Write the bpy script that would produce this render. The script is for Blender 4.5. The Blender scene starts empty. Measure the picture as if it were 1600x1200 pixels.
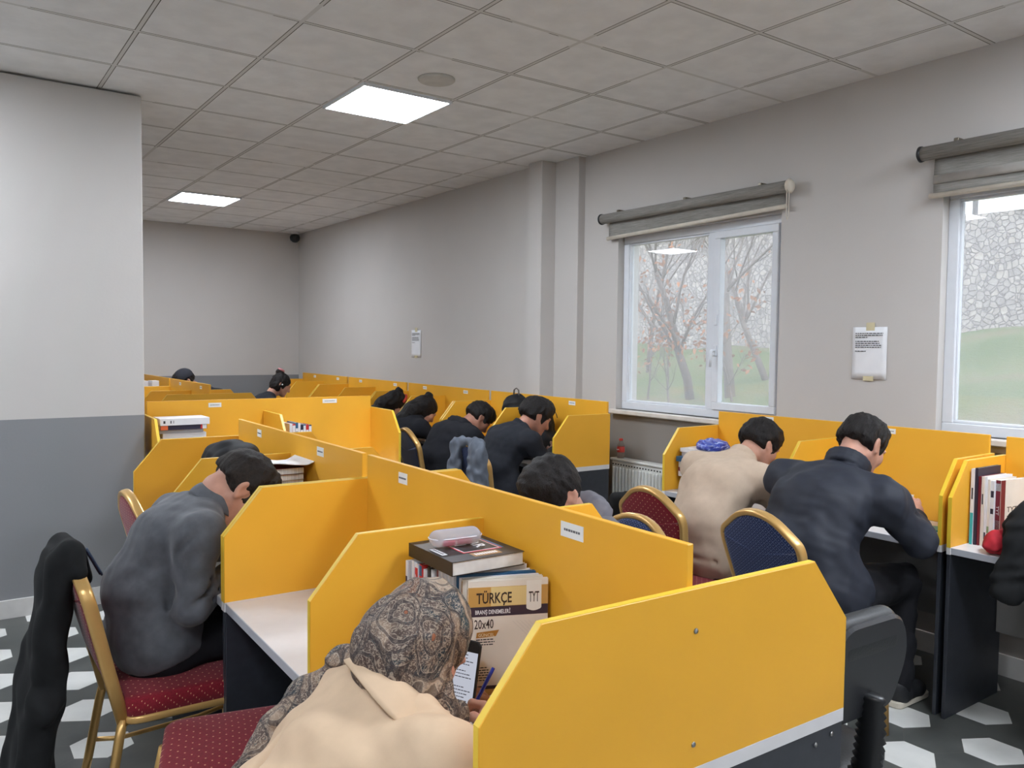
import bpy, bmesh, math, random
import numpy as np
from mathutils import Vector, Matrix

C = bpy.context.scene
COL = C.collection
PI = math.pi

# ------------------------------------------------------------------ camera
F_PX, YAW, PITCH, ROLL, EYE = 1266.05, 0.62196, 0.04667, 0.01093, 1.59
def camera():
    cy, sy, cp, sp = math.cos(YAW), math.sin(YAW), math.cos(PITCH), math.sin(PITCH)
    fwd = np.array([sy*cp, cy*cp, -sp]); right = np.array([cy, -sy, 0.0]); up = np.cross(right, fwd)
    c, s = math.cos(ROLL), math.sin(ROLL)
    r2, u2 = c*right+s*up, -s*right+c*up
    cd = bpy.data.cameras.new('camera'); co = bpy.data.objects.new('camera', cd); COL.objects.link(co)
    cd.sensor_width = 36.0; cd.sensor_fit = 'HORIZONTAL'; cd.lens = 36.0*F_PX/1600.0
    cd.clip_start = 0.05; cd.clip_end = 200
    m = Matrix(((r2[0], u2[0], -fwd[0], 0), (r2[1], u2[1], -fwd[1], 0), (r2[2], u2[2], -fwd[2], EYE), (0, 0, 0, 1)))
    co.matrix_world = m
    C.camera = co
camera()

# ------------------------------------------------------------------ world, exposure
SKY = 2.9
LAMP = 52.0
w = bpy.data.worlds.new('overcast_sky'); C.world = w; w.use_nodes = True
w.node_tree.nodes['Background'].inputs[0].default_value = (0.86, 0.92, 1.0, 1)
w.node_tree.nodes['Background'].inputs[1].default_value = SKY
vs = C.view_settings
C.display_settings.display_device = 'sRGB'
vs.view_transform = 'Standard'; vs.look = 'None'; vs.gamma = 1.0; vs.use_curve_mapping = False
vs.exposure = 0.0
C.cycles.max_bounces = 8; C.cycles.diffuse_bounces = 5; C.cycles.transparent_max_bounces = 12
C.cycles.use_denoising = True
C.cycles.sample_clamp_indirect = 6.0

# ------------------------------------------------------------------ material helpers
MATS = {}
class NT:
    """tiny node DSL"""
    def __init__(s, name):
        s.m = bpy.data.materials.new(name); s.m.use_nodes = True
        s.t = s.m.node_tree; s.b = s.t.nodes['Principled BSDF']; s.out = s.t.nodes['Material Output']
        s._tc = None
    def n(s, typ, **kw):
        nd = s.t.nodes.new(typ)
        for k, v in kw.items(): setattr(nd, k, v)
        return nd
    def inp(s, sock, v):
        if v is None: return
        if isinstance(v, bpy.types.NodeSocket): s.t.links.new(v, sock)
        elif isinstance(v, (tuple, list)) and sock.type == 'RGBA' and len(v) == 3: sock.default_value = (*v, 1)
        else: sock.default_value = v
    def co(s, kind='Object'):
        if s._tc is None: s._tc = s.n('ShaderNodeTexCoord')
        return s._tc.outputs[kind]
    def m2(s, op, a, b=None, c=None):
        nd = s.n('ShaderNodeMath', operation=op)
        s.inp(nd.inputs[0], a); s.inp(nd.inputs[1], b)
        if c is not None: s.inp(nd.inputs[2], c)
        return nd.outputs[0]
    def vm(s, op, a, b=None):
        nd = s.n('ShaderNodeVectorMath', operation=op); s.inp(nd.inputs[0], a)
        if b is not None: s.inp(nd.inputs[1], b)
        return nd.outputs[0]
    def sep(s, v):
        nd = s.n('ShaderNodeSeparateXYZ'); s.inp(nd.inputs[0], v); return nd.outputs
    def comb(s, x, y, z):
        nd = s.n('ShaderNodeCombineXYZ')
        for i, q in enumerate((x, y, z)): s.inp(nd.inputs[i], q)
        return nd.outputs[0]
    def noise(s, scale, detail=3, rough=.5, vec=None, dist=0.0, out=0):
        nd = s.n('ShaderNodeTexNoise'); s.inp(nd.inputs['Vector'], vec if vec is not None else s.co())
        nd.inputs['Scale'].default_value = scale; nd.inputs['Detail'].default_value = detail
        nd.inputs['Roughness'].default_value = rough; nd.inputs['Distortion'].default_value = dist
        return nd.outputs[out]
    def voro(s, scale, vec=None, feature='F1', out='Distance', rnd=1.0):
        nd = s.n('ShaderNodeTexVoronoi', feature=feature); s.inp(nd.inputs['Vector'], vec if vec is not None else s.co())
        nd.inputs['Scale'].default_value = scale; nd.inputs['Randomness'].default_value = rnd
        return nd.outputs[out]
    def ramp(s, fac, stops, interp='LINEAR'):
        nd = s.n('ShaderNodeValToRGB'); cr = nd.color_ramp; cr.interpolation = interp
        while len(cr.elements) < len(stops): cr.elements.new(0.5)
        for e, (p, c) in zip(cr.elements, stops):
            e.position = p; e.color = (*c, 1) if len(c) == 3 else c
        s.inp(nd.inputs[0], fac); return nd.outputs[0]
    def mix(s, fac, a, b, blend='MIX'):
        nd = s.n('ShaderNodeMix', data_type='RGBA', blend_type=blend)
        s.inp(nd.inputs[0], fac); s.inp(nd.inputs[6], a); s.inp(nd.inputs[7], b); return nd.outputs[2]
    def bump(s, h, strength=.3, dist=.01):
        nd = s.n('ShaderNodeBump'); nd.inputs['Strength'].default_value = strength; nd.inputs['Distance'].default_value = dist
        s.inp(nd.inputs['Height'], h); s.inp(s.b.inputs['Normal'], nd.outputs[0])
    def fin(s, col=None, rough=.6, metal=0.0, spec=.5, sheen=0.0):
        s.inp(s.b.inputs['Base Color'], col); s.inp(s.b.inputs['Roughness'], rough)
        s.b.inputs['Metallic'].default_value = metal; s.b.inputs['Specular IOR Level'].default_value = spec
        s.b.inputs['Sheen Weight'].default_value = sheen
        return s.m

def S3(r, g, b):
    """sRGB 0-255 to linear"""
    f = lambda c: (c/255/12.92) if c/255 <= .04045 else ((c/255+.055)/1.055)**2.4
    return (f(r), f(g), f(b))

def simple(name, col, rough=.6, metal=0.0, spec=.5, var=.08, vs=14.0, bump=0.0, bs=200.0, sheen=0.0):
    if name in MATS: return MATS[name]
    q = NT(name)
    c2 = tuple(max(0, x*(1-var)) for x in col); c3 = tuple(min(1, x*(1+var)) for x in col)
    c = q.ramp(q.noise(vs, 2), [(.3, c2), (.7, c3)])
    if bump: q.bump(q.noise(bs, 2), bump, .002)
    MATS[name] = q.fin(c, rough, metal, spec, sheen); return MATS[name]

def cloth(name, col, rough=.9, var=.12, fold=.35, fs=9.0, weave=.25, sheen=.0):
    """woven cloth: small wrinkles plus a fine weave"""
    if name in MATS: return MATS[name]
    q = NT(name)
    c2 = tuple(max(0, x*(1-var)) for x in col); c3 = tuple(min(1, x*(1+var)) for x in col)
    c = q.ramp(q.noise(25, 4), [(.3, c2), (.7, c3)])
    h = q.m2('ADD', q.m2('MULTIPLY', q.noise(fs, 2, .4, dist=.6), 1.0), q.m2('MULTIPLY', q.noise(420, 1), weave*.1))
    q.bump(h, fold*.45, .02)
    MATS[name] = q.fin(c, rough, 0, .25, sheen); return MATS[name]

# ------------------------------------------------------------------ mesh builder
class MB:
    def __init__(s): s.v = []; s.f = []; s.smooth = []; s.n = 0
    def add(s, v, f, smooth=True):
        v = np.asarray(v, float).reshape(-1, 3); s.v.append(v)
        for q in f: s.f.append(tuple(int(i)+s.n for i in q)); s.smooth.append(smooth)
        s.n += len(v); return s
    def box(s, lo, hi, M=None):
        lo = np.array(lo, float); hi = np.array(hi, float)
        v = np.array([[(lo, hi)[i][0], (lo, hi)[j][1], (lo, hi)[k][2]] for i in (0, 1) for j in (0, 1) for k in (0, 1)])
        if M is not None: v = xf(v, M)
        return s.add(v, [(0, 1, 3, 2), (4, 6, 7, 5), (0, 4, 5, 1), (2, 3, 7, 6), (0, 2, 6, 4), (1, 5, 7, 3)], False)
    def bbox(s, lo, hi, b=.003, M=None):
        """box with bevelled edges"""
        lo = np.array(lo, float); hi = np.array(hi, float); b = min(b, *(abs(hi-lo)*.45))
        o = [(lo[0], lo[1]), (hi[0], lo[1]), (hi[0], hi[1]), (lo[0], hi[1])]
        return s.slab(o, lo[2], hi[2], b, M=M)
    def slab(s, outline, z0, z1, b=.003, M=None, cb=None):
        """outline (CCW, xy) extruded z0..z1 with chamfered rims; corners cut by cb"""
        o = np.array(outline, float)
        if cb is None: cb = b
        if cb > 0: o = np.array(round_poly(o, cb, 1))
        n = len(o); i = inset(o, b)
        rings = [(i, z0), (o, z0+b), (o, z1-b), (i, z1)]
        v = np.concatenate([np.c_[r, np.full(n, z)] for r, z in rings])
        f = [tuple(range(n))[::-1], tuple(range(3*n, 4*n))]
        for r in range(3):
            for k in range(n): f.append((r*n+k, r*n+(k+1) % n, (r+1)*n+(k+1) % n, (r+1)*n+k))
        if M is not None: v = xf(v, M)
        return s.add(v, f, False)
    def pillow(s, outline, th, dome, M=None, rim=.012):
        """upholstered pad: outline in xy, thickness th, domed both faces"""
        o = np.array(outline, float); n = len(o); c = o.mean(0)
        prof = [(0, 1.0), (.35, .96), (.8, .75), (1.0, .4), (1, 0)]
        rings = []
        fr = [(.0, 0), (.45, .9), (.8, .55), (.93, .2), (1, -.0)]
        front = [(k, th/2+dome*math.sqrt(max(0, 1-k**2.2))) for k in (.25, .5, .72, .88, .96)]
        rings = [(o*0+c+(o-c)*k, z) for k, z in front]+[(o, th/2-rim*.3), (o, -th/2+rim*.3)]+[(c+(o-c)*k, -z) for k, z in reversed(front)]
        v = np.concatenate([np.c_[r, np.full(n, z)] for r, z in rings]); R = len(rings)
        v = np.concatenate([v, [[c[0], c[1], th/2+dome]], [[c[0], c[1], -th/2-dome]]])
        f = []
        for r in range(R-1):
            for k in range(n): f.append((r*n+k, (r+1)*n+k, (r+1)*n+(k+1) % n, r*n+(k+1) % n))
        for k in range(n):
            f.append((R*n, k, (k+1) % n)); f.append((R*n+1, (R-1)*n+(k+1) % n, (R-1)*n+k))
        if M is not None: v = xf(v, M)
        return s.add(v, f, True)
    def tube(s, path, w, d=None, closed=False, n=8, up=(0, 0, 1), cap=True, sq=2.0):
        """swept profile: radius w (and d along the 'up' side); w may be a list"""
        P = np.array(path, float); m = len(P)
        W = np.full(m, w) if np.isscalar(w) else np.array(w, float)
        Dd = W if d is None else (np.full(m, d) if np.isscalar(d) else np.array(d, float))
        T = np.zeros_like(P)
        for i in range(m):
            a = P[(i-1) % m] if (closed or i > 0) else P[i]; b = P[(i+1) % m] if (closed or i < m-1) else P[i]
            T[i] = (b-a)/max(1e-9, np.linalg.norm(b-a))
        u = np.array(up, float); V = []
        ref = u-T[0]*(u@T[0])
        if np.linalg.norm(ref) < 1e-3: ref = np.array([1, .3, 0])-T[0]*(np.array([1, .3, 0])@T[0])
        ref /= np.linalg.norm(ref)
        for i in range(m):
            r = u-T[i]*(u@T[i]) if abs(u@T[i]) < .9 and d is not None else ref-T[i]*(ref@T[i])
            r /= max(1e-9, np.linalg.norm(r)); ref = r; side = np.cross(T[i], r)
            for k in range(n):
                a = 2*PI*(k+.5)/n; ca, sa = math.cos(a), math.sin(a)
                if sq != 2.0:
                    ca = math.copysign(abs(ca)**(2/sq), ca); sa = math.copysign(abs(sa)**(2/sq), sa)
                V.append(P[i]+side*ca*W[i]+r*sa*Dd[i])
        f = []
        for i in range(m if closed else m-1):
            j = (i+1) % m
            for k in range(n): f.append((i*n+k, i*n+(k+1) % n, j*n+(k+1) % n, j*n+k))
        if not closed and cap: f += [tuple(range(n))[::-1], tuple(range((m-1)*n, m*n))]
        return s.add(V, f, True)
    def lathe(s, prof, n=20, M=None, capends=True):
        """prof list of (r,z) around z"""
        V = []
        for r, z in prof:
            for k in range(n):
                a = 2*PI*k/n; V.append((r*math.cos(a), r*math.sin(a), z))
        f = []
        for i in range(len(prof)-1):
            for k in range(n): f.append((i*n+k, i*n+(k+1) % n, (i+1)*n+(k+1) % n, (i+1)*n+k))
        if capends: f += [tuple(range(n))[::-1], tuple(range((len(prof)-1)*n, len(prof)*n))]
        V = np.array(V)
        if M is not None: V = xf(V, M)
        return s.add(V, f, True)
    def grid(s, fn, nu, nv, smooth=True):
        V = [fn(i/(nu-1), j/(nv-1)) for i in range(nu) for j in range(nv)]
        f = [(i*nv+j, (i+1)*nv+j, (i+1)*nv+j+1, i*nv+j+1) for i in range(nu-1) for j in range(nv-1)]
        return s.add(V, f, smooth)
    def sheet(s, fn, nu, nv, th=.004):
        """closed thin sheet of thickness th from a surface function"""
        V = np.array([fn(i/(nu-1), j/(nv-1)) for i in range(nu) for j in range(nv)], float).reshape(nu, nv, 3)
        du = np.gradient(V, axis=0); dv = np.gradient(V, axis=1); N = np.cross(du, dv); N /= np.maximum(1e-9, np.linalg.norm(N, axis=2, keepdims=True))
        A = (V+N*th/2).reshape(-1, 3); B = (V-N*th/2).reshape(-1, 3); k = nu*nv
        f = []
        for i in range(nu-1):
            for j in range(nv-1):
                a, b, c, d = i*nv+j, (i+1)*nv+j, (i+1)*nv+j+1, i*nv+j+1
                f += [(a, b, c, d), (k+d, k+c, k+b, k+a)]
        rim = [i*nv for i in range(nu)]+[(nu-1)*nv+j for j in range(1, nv)]+[i*nv+nv-1 for i in range(nu-2, -1, -1)]+[j for j in range(nv-2, 0, -1)]
        for a, b in zip(rim, rim[1:]+rim[:1]): f.append((b, a, k+a, k+b))
        return s.add(np.concatenate([A, B]), f, True)
    def build(s, name, mat, parent=None, off=None):
        me = bpy.data.meshes.new(name)
        v = np.concatenate(s.v)
        if off is not None: v = v-np.array(off)
        me.from_pydata(v.tolist(), [], s.f)
        me.polygons.foreach_set('use_smooth', s.smooth)
        if mat is not None: me.materials.append(mat)
        me.update()
        o = bpy.data.objects.new(name, me); COL.objects.link(o)
        if parent is not None: o.parent = parent
        return o

def xf(v, M):
    M = np.array(M, float)
    if M.shape == (3, 3): return v@M.T
    return v@M[:3, :3].T+M[:3, 3]
def frame(o, x, y, z):
    """4x4 from origin and axes"""
    M = np.eye(4); M[:3, 0] = x; M[:3, 1] = y; M[:3, 2] = z; M[:3, 3] = o; return M
def rotz(a, o=(0, 0, 0)):
    c, s = math.cos(a), math.sin(a); return frame(o, (c, s, 0), (-s, c, 0), (0, 0, 1))
def nrm(v): v = np.array(v, float); return v/np.linalg.norm(v)
def inset(o, b):
    o = np.asarray(o, float); n = len(o); r = []
    for i in range(n):
        p, q, t = o[i-1], o[i], o[(i+1) % n]
        e1 = (q-p)/max(1e-9, np.linalg.norm(q-p)); e2 = (t-q)/max(1e-9, np.linalg.norm(t-q))
        n1 = np.array([-e1[1], e1[0]]); n2 = np.array([-e2[1], e2[0]]); m = n1+n2; d = m@n1
        r.append(q+m/max(.3, d)*b)
    return np.array(r)
def round_poly(pts, r, n=3):
    P = np.array(pts, float); out = []; m = len(P)
    R = [r]*m if np.isscalar(r) else r
    for i in range(m):
        a, b, c = P[i-1], P[i], P[(i+1) % m]
        u = a-b; v = c-b; lu, lv = np.linalg.norm(u), np.linalg.norm(v)
        rr = min(R[i], lu*.49, lv*.49)
        p0, p1 = b+u/lu*rr, b+v/lv*rr
        for k in range(n+1):
            t = k/n; out.append((1-t)**2*p0+2*t*(1-t)*b+t*t*p1)
    return np.array(out)

def thing(name, label, cat, loc=(0, 0, 0), rz=0.0, group=None):
    o = bpy.data.objects.new(name, None); COL.objects.link(o); o.empty_display_size = .1
    o.location = loc; o.rotation_euler = (0, 0, rz); o['label'] = label; o['category'] = cat
    if group: o['group'] = group
    return o
def tag(o, label, cat, group=None):
    o['label'] = label; o['category'] = cat
    if group: o['group'] = group
    return o
def struct(o): o['kind'] = 'structure'; return o
def dup(root, loc, rz, label, group=None):
    r = root.copy(); COL.objects.link(r); r.location = loc; r.rotation_euler = (0, 0, rz); r['label'] = label
    if group: r['group'] = group
    for ch in list(root.children):
        c = ch.copy(); COL.objects.link(c); c.parent = r
        for g in list(ch.children):
            d = g.copy(); COL.objects.link(d); d.parent = c
    return r

def lettering(txt, size, mat, parent, M, width=None, name='lettering', ext=.0004, align='LEFT', bold=0.0):
    """raised printed letters; M maps the text plane (x right, y up, z out)"""
    cu = bpy.data.curves.new('t', 'FONT'); cu.body = txt; cu.size = size; cu.extrude = ext; cu.align_x = align; cu.offset = bold
    cu.resolution_u = 2
    o = bpy.data.objects.new('t', cu); COL.objects.link(o)
    dg = bpy.context.evaluated_depsgraph_get()
    me = bpy.data.meshes.new_from_object(o.evaluated_get(dg)); bpy.data.objects.remove(o); bpy.data.curves.remove(cu)
    n = len(me.vertices); v = np.zeros(n*3); me.vertices.foreach_get('co', v); v = v.reshape(-1, 3)
    if width and n: v[:, 0] *= width/max(1e-6, v[:, 0].max()-min(0, v[:, 0].min()))
    me.vertices.foreach_set('co', xf(v, M).ravel()); me.update(); me.name = name
    me.materials.clear(); me.materials.append(mat)
    q = bpy.data.objects.new(name, me); COL.objects.link(q)
    if parent is not None: q.parent = parent
    return q

# ------------------------------------------------------------------ signed-distance modeller (bodies, clothes, bags)
class SDF:
    def __init__(s, lo, hi, h):
        s.h = h; s.lo = np.array(lo, float); n = np.ceil((np.array(hi)-s.lo)/h).astype(int)+1
        s.D = np.full(n, .5, np.float32); s.n = n
    def reg(s, lo, hi):
        a = np.clip(np.floor((np.array(lo)-s.lo)/s.h).astype(int), 0, s.n); b = np.clip(np.ceil((np.array(hi)-s.lo)/s.h).astype(int)+1, 0, s.n)
        if (b <= a).any(): return None
        sl = tuple(slice(i, j) for i, j in zip(a, b))
        g = [(np.arange(i, j)*s.h+l).astype(np.float32) for i, j, l in zip(a, b, s.lo)]
        return sl, g[0][:, None, None], g[1][None, :, None], g[2][None, None, :]
    def comb(s, sl, d, k, op):
        A = s.D[sl]
        if op == 'u':
            t = np.maximum(k-np.abs(A-d), 0)/k; s.D[sl] = np.minimum(A, d)-t*t*k*.25
        elif op == 's':
            d = -d; t = np.maximum(k-np.abs(A-d), 0)/k; s.D[sl] = np.maximum(A, d)+t*t*k*.25
    def ell(s, c, r, R=None, k=.02, op='u'):
        c = np.array(c, float); r = np.array(r, float)
        R = np.eye(3) if R is None else np.array(R, float)
        e = np.sqrt(((R*r)**2).sum(1))+k+2*s.h
        q = s.reg(c-e, c+e)
        if q is None: return s
        sl, X, Y, Z = q; X = X-c[0]; Y = Y-c[1]; Z = Z-c[2]
        L = [R[0, i]*X+R[1, i]*Y+R[2, i]*Z for i in range(3)]
        k0 = np.sqrt(sum((L[i]/r[i])**2 for i in range(3))); k1 = np.sqrt(sum((L[i]/r[i]**2)**2 for i in range(3)))
        s.comb(sl, k0*(k0-1)/np.maximum(k1, 1e-6), k, op); return s
    def cap(s, a, b, ra, rb=None, k=.02, sq=None, op='u'):
        rb = ra if rb is None else rb
        a = np.array(a, float); b = np.array(b, float); sc = 1.0 if sq is None else max(1.0, sq[1])
        e = max(ra, rb)*sc+k+2*s.h
        q = s.reg(np.minimum(a, b)-e, np.maximum(a, b)+e)
        if q is None: return s
        sl, X, Y, Z = q; X = X-a[0]; Y = Y-a[1]; Z = Z-a[2]; d = b-a
        t = np.clip((X*d[0]+Y*d[1]+Z*d[2])/max(1e-9, d@d), 0, 1)
        X = X-t*d[0]; Y = Y-t*d[1]; Z = Z-t*d[2]
        if sq is not None:
            ax, f = nrm(sq[0]), 1/sq[1]-1
            p = (X*ax[0]+Y*ax[1]+Z*ax[2])*f; X = X+p*ax[0]; Y = Y+p*ax[1]; Z = Z+p*ax[2]
        s.comb(sl, np.sqrt(X*X+Y*Y+Z*Z)-(ra+(rb-ra)*t), k, op); return s
    def chain(s, pts, rs, k=.02, sq=None, op='u'):
        for i in range(len(pts)-1):
            s.cap(pts[i], pts[i+1], rs[i] if not np.isscalar(rs) else rs, rs[i+1] if not np.isscalar(rs) else rs, k, sq, op)
        return s
    def cut(s, p, n, lo=None, hi=None, k=.006):
        """remove the side the normal points to"""
        n = nrm(n); q = s.reg(lo if lo is not None else s.lo, hi if hi is not None else s.lo+s.n*s.h)
        if q is None: return s
        sl, X, Y, Z = q; s.comb(sl, -((X-p[0])*n[0]+(Y-p[1])*n[1]+(Z-p[2])*n[2])+0*s.D[sl], k, 's'); return s
    def wr(s, amp, L, seed=0, ax=None):
        """soft folds: displace near the surface"""
        rs = np.random.RandomState(seed); sl, X, Y, Z = s.reg(s.lo, s.lo+s.n*s.h); d = 0
        for i in range(3):
            k = nrm(rs.randn(3)*(np.array(ax) if ax is not None else 1))*2*PI/(L*(.7+.6*rs.rand())); k2 = nrm(rs.randn(3))*2*PI/(L*2.3)
            ph = rs.rand(2)*6.28
            d = d+np.sin(k[0]*X+k[1]*Y+k[2]*Z+ph[0]+1.6*np.sin(k2[0]*X+k2[1]*Y+k2[2]*Z+ph[1]))
        s.D += (amp/1.7*d*np.exp(-(s.D/.03)**2)).astype(np.float32); return s
    def mesh(s):
        D = s.D; ins = D < 0
        c = np.zeros(tuple(s.n-1), np.uint8)
        offs = [(i, j, k) for i in (0, 1) for j in (0, 1) for k in (0, 1)]
        sh = lambda o, A: A[o[0]:A.shape[0]-1+o[0], o[1]:A.shape[1]-1+o[1], o[2]:A.shape[2]-1+o[2]]
        for o in offs: c += sh(o, ins)
        act = (c > 0) & (c < 8); idx = np.argwhere(act)
        if len(idx) == 0: return np.zeros((0, 3)), []
        vid = np.full(act.shape, -1, np.int64); vid[act] = np.arange(len(idx))
        acc = np.zeros((len(idx), 3)); cnt = np.zeros(len(idx))
        dv = {o: D[idx[:, 0]+o[0], idx[:, 1]+o[1], idx[:, 2]+o[2]] for o in offs}
        for o in offs:
            for ax in range(3):
                if o[ax] == 0:
                    o2 = tuple(1 if i == ax else o[i] for i in range(3)); a, b = dv[o], dv[o2]
                    m = (a < 0) != (b < 0); t = np.where(m, a/np.where(m, a-b, 1), 0)
                    p = np.array(o, float)[None, :].repeat(len(idx), 0); p[:, ax] = t
                    acc[m] += p[m]; cnt[m] += 1
        V = (idx+acc/cnt[:, None])*s.h+s.lo
        F = []
        for ax in range(3):
            b, e = (ax+1) % 3, (ax+2) % 3
            A = np.moveaxis(ins, (ax, b, e), (0, 1, 2)); vi = np.moveaxis(vid, (ax, b, e), (0, 1, 2))
            a0 = A[:-1, 1:-1, 1:-1]; a1 = A[1:, 1:-1, 1:-1]; ch = np.argwhere(a0 != a1)
            i, j, k = ch[:, 0], ch[:, 1]+1, ch[:, 2]+1
            q = np.stack([vi[i, j-1, k-1], vi[i, j, k-1], vi[i, j, k], vi[i, j-1, k]], 1)
            fl = a0[ch[:, 0], ch[:, 1], ch[:, 2]]
            q = np.where(fl[:, None], q, q[:, ::-1]); F.append(q[(q >= 0).all(1)])
        return V, np.concatenate(F)
    def to(s, mb, smooth_it=1):
        V, F = s.mesh()
        if len(V) == 0: return mb
        for _ in range(smooth_it):
            acc = np.zeros_like(V); cn = np.zeros(len(V))
            for a, b in ((0, 1), (1, 2), (2, 3), (3, 0)):
                np.add.at(acc, F[:, a], V[F[:, b]]); np.add.at(acc, F[:, b], V[F[:, a]])
                np.add.at(cn, F[:, a], 1); np.add.at(cn, F[:, b], 1)
            V = V*.5+.5*acc/np.maximum(cn, 1)[:, None]
        mb.add(V, F.tolist(), True); return mb
# ------------------------------------------------------------------ materials of the place
def band_paint(name, top, bottom, z, bump=.12):
    q = NT(name); co = q.co(); zc = q.sep(co)[2]
    n1 = q.noise(1.3, 3); v = q.ramp(n1, [(.3, (.94, .94, .94)), (.7, (1, 1, 1))])
    f = q.m2('GREATER_THAN', zc, z)
    # scuffs and flakes in the dado paint
    sp = q.m2('LESS_THAN', q.voro(2.2), .022)
    bot = q.mix(sp, bottom, (.6, .6, .58))
    c = q.mix(1.0, q.mix(f, bot, top), v, 'MULTIPLY')
    q.bump(q.noise(60, 4), bump, .004)
    return q.fin(c, q.m2('ADD', q.m2('MULTIPLY', f, .25), .5), 0, .3)
WALL = S3(200, 196, 192); GREY = S3(137, 138, 141)
M_wallL = band_paint('paint_left', WALL, GREY, 1.14)
M_wallR = band_paint('paint_right', WALL, S3(140, 135, 130), 1.09)
M_wallB = band_paint('paint_back', WALL, GREY, 1.165)
M_plain = simple('plain_paint', WALL, .7, var=.04, vs=2, bump=.1, bs=60)
M_base = simple('baseboard_white', S3(205, 203, 200), .45, var=.05)
M_pvc = simple('window_pvc', S3(222, 226, 232), .28, var=.02)
M_sill = simple('sill_stone', S3(212, 206, 198), .4, var=.06)

def ceiling_mat():
    q = NT('ceiling_tiles'); x, y, z = q.sep(q.co())
    fx = q.m2('FRACT', q.m2('DIVIDE', q.m2('SUBTRACT', x, .84-60), .6)); fy = q.m2('FRACT', q.m2('DIVIDE', q.m2('SUBTRACT', y, 3.127-60), .6))
    ex = q.m2('MULTIPLY', q.m2('SUBTRACT', .5, q.m2('ABSOLUTE', q.m2('SUBTRACT', fx, .5))), .6)
    ey = q.m2('MULTIPLY', q.m2('SUBTRACT', .5, q.m2('ABSOLUTE', q.m2('SUBTRACT', fy, .5))), .6)
    e = q.m2('MINIMUM', ex, ey)
    bar = q.m2('LESS_THAN', e, .011)
    seam = q.m2('MULTIPLY', q.m2('LESS_THAN', q.m2('ABSOLUTE', q.m2('SUBTRACT', e, .0115)), .0022), q.m2('GREATER_THAN', q.noise(1.7, 2), .42))
    tid = q.comb(q.m2('FLOOR', q.m2('DIVIDE', q.m2('SUBTRACT', x, .84-60), .6)), q.m2('FLOOR', q.m2('DIVIDE', q.m2('SUBTRACT', y, 3.127-60), .6)), 0)
    wn = q.n('ShaderNodeTexWhiteNoise'); q.inp(wn.inputs['Vector'], tid)
    tc = q.ramp(wn.outputs['Value'], [(0, S3(228, 228, 228)), (1, S3(234, 234, 234))])
    tc = q.mix(.35, tc, q.ramp(q.noise(7, 3), [(.35, S3(214, 214, 213)), (.65, S3(240, 240, 239))]))
    c = q.mix(bar, tc, S3(208, 207, 204)); c = q.mix(seam, c, S3(100, 97, 92))
    q.bump(q.m2('ADD', q.m2('MULTIPLY', q.noise(26, 3), .6), q.m2('MULTIPLY', bar, -.9)), .35, .008)
    return q.fin(c, .85, 0, .2)
M_ceil = ceiling_mat()

def floor_mat():
    q = NT('hexagon_floor'); x, y, z = q.sep(q.co())
    A = 3.73; B = 1.625; px, py, ap = .642, .3707, .107
    def hexd(ox, oy):
        lx = q.m2('SUBTRACT', q.m2('FRACT', q.m2('ADD', q.m2('DIVIDE', q.m2('SUBTRACT', x, A+ox-64.2), px), .5)), .5)
        ly = q.m2('SUBTRACT', q.m2('FRACT', q.m2('ADD', q.m2('DIVIDE', q.m2('SUBTRACT', y, B+oy-37.07), py), .5)), .5)
        lx = q.m2('ABSOLUTE', q.m2('MULTIPLY', lx, px)); ly = q.m2('ABSOLUTE', q.m2('MULTIPLY', ly, py))
        return q.m2('MAXIMUM', lx, q.m2('ADD', q.m2('MULTIPLY', lx, .5), q.m2('MULTIPLY', ly, .8660254)))
    ds = []
    for k in range(3):
        ds.append(q.m2('MINIMUM', hexd(.214*k, 0), hexd(.214*k+.321, .18535)))
    white = q.m2('LESS_THAN', ds[0], ap-.0012)
    dm = q.m2('MINIMUM', q.m2('MINIMUM', ds[0], ds[1]), ds[2])
    gr = q.m2('GREATER_THAN', dm, ap-.0016)
    n = q.noise(6, 4)
    dk = q.ramp(n, [(.3, S3(66, 68, 66)), (.7, S3(88, 90, 87))]); wh = q.ramp(n, [(.3, S3(200, 200, 196)), (.7, S3(216, 216, 212))])
    c = q.mix(gr, q.mix(white, dk, wh), S3(84, 84, 80))
    q.bump(q.m2('MULTIPLY', gr, -1), .3, .002)
    return q.fin(c, q.m2('ADD', .28, q.m2('MULTIPLY', n, .2)), 0, .45)
M_floor = floor_mat()

YEL = S3(232, 171, 50)
def yellow():
    q = NT('yellow_laminate')
    n = q.noise(60, 2); c = q.ramp(q.noise(3, 2), [(.3, tuple(k*.96 for k in YEL)), (.7, tuple(min(1, k*1.04) for k in YEL))])
    q.bump(n, .05, .001)
    return q.fin(c, .42, 0, .4)
M_yel = yellow()
M_edge = simple('yellow_edge_band', S3(226, 190, 56), .4, var=.03)  # paler than the boards: light from above put into the edge colour
M_top = simple('white_laminate', S3(214, 212, 212), .35, var=.03)
M_lip = simple('desk_edge_grey', S3(176, 178, 184), .35, var=.03)
M_blk = simple('black_board', S3(44, 47, 54), .42, var=.12, vs=30)
M_mod = simple('grey_backboard', S3(120, 118, 116), .5, var=.05)
M_steel = simple('screw_steel', S3(150, 150, 150), .3, metal=1)
M_label = simple('label_paper', S3(232, 232, 228), .6, var=.02)
M_ink = simple('print_ink', S3(50, 50, 56), .7, var=.05)
M_gold = simple('gold_frame', S3(204, 164, 100), .3, metal=.45, var=.03)
M_paper = simple('white_paper', S3(232, 233, 236), .75, var=.02)
M_black = simple('black_plastic', S3(30, 31, 33), .38, var=.1)
M_pages = None
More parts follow.
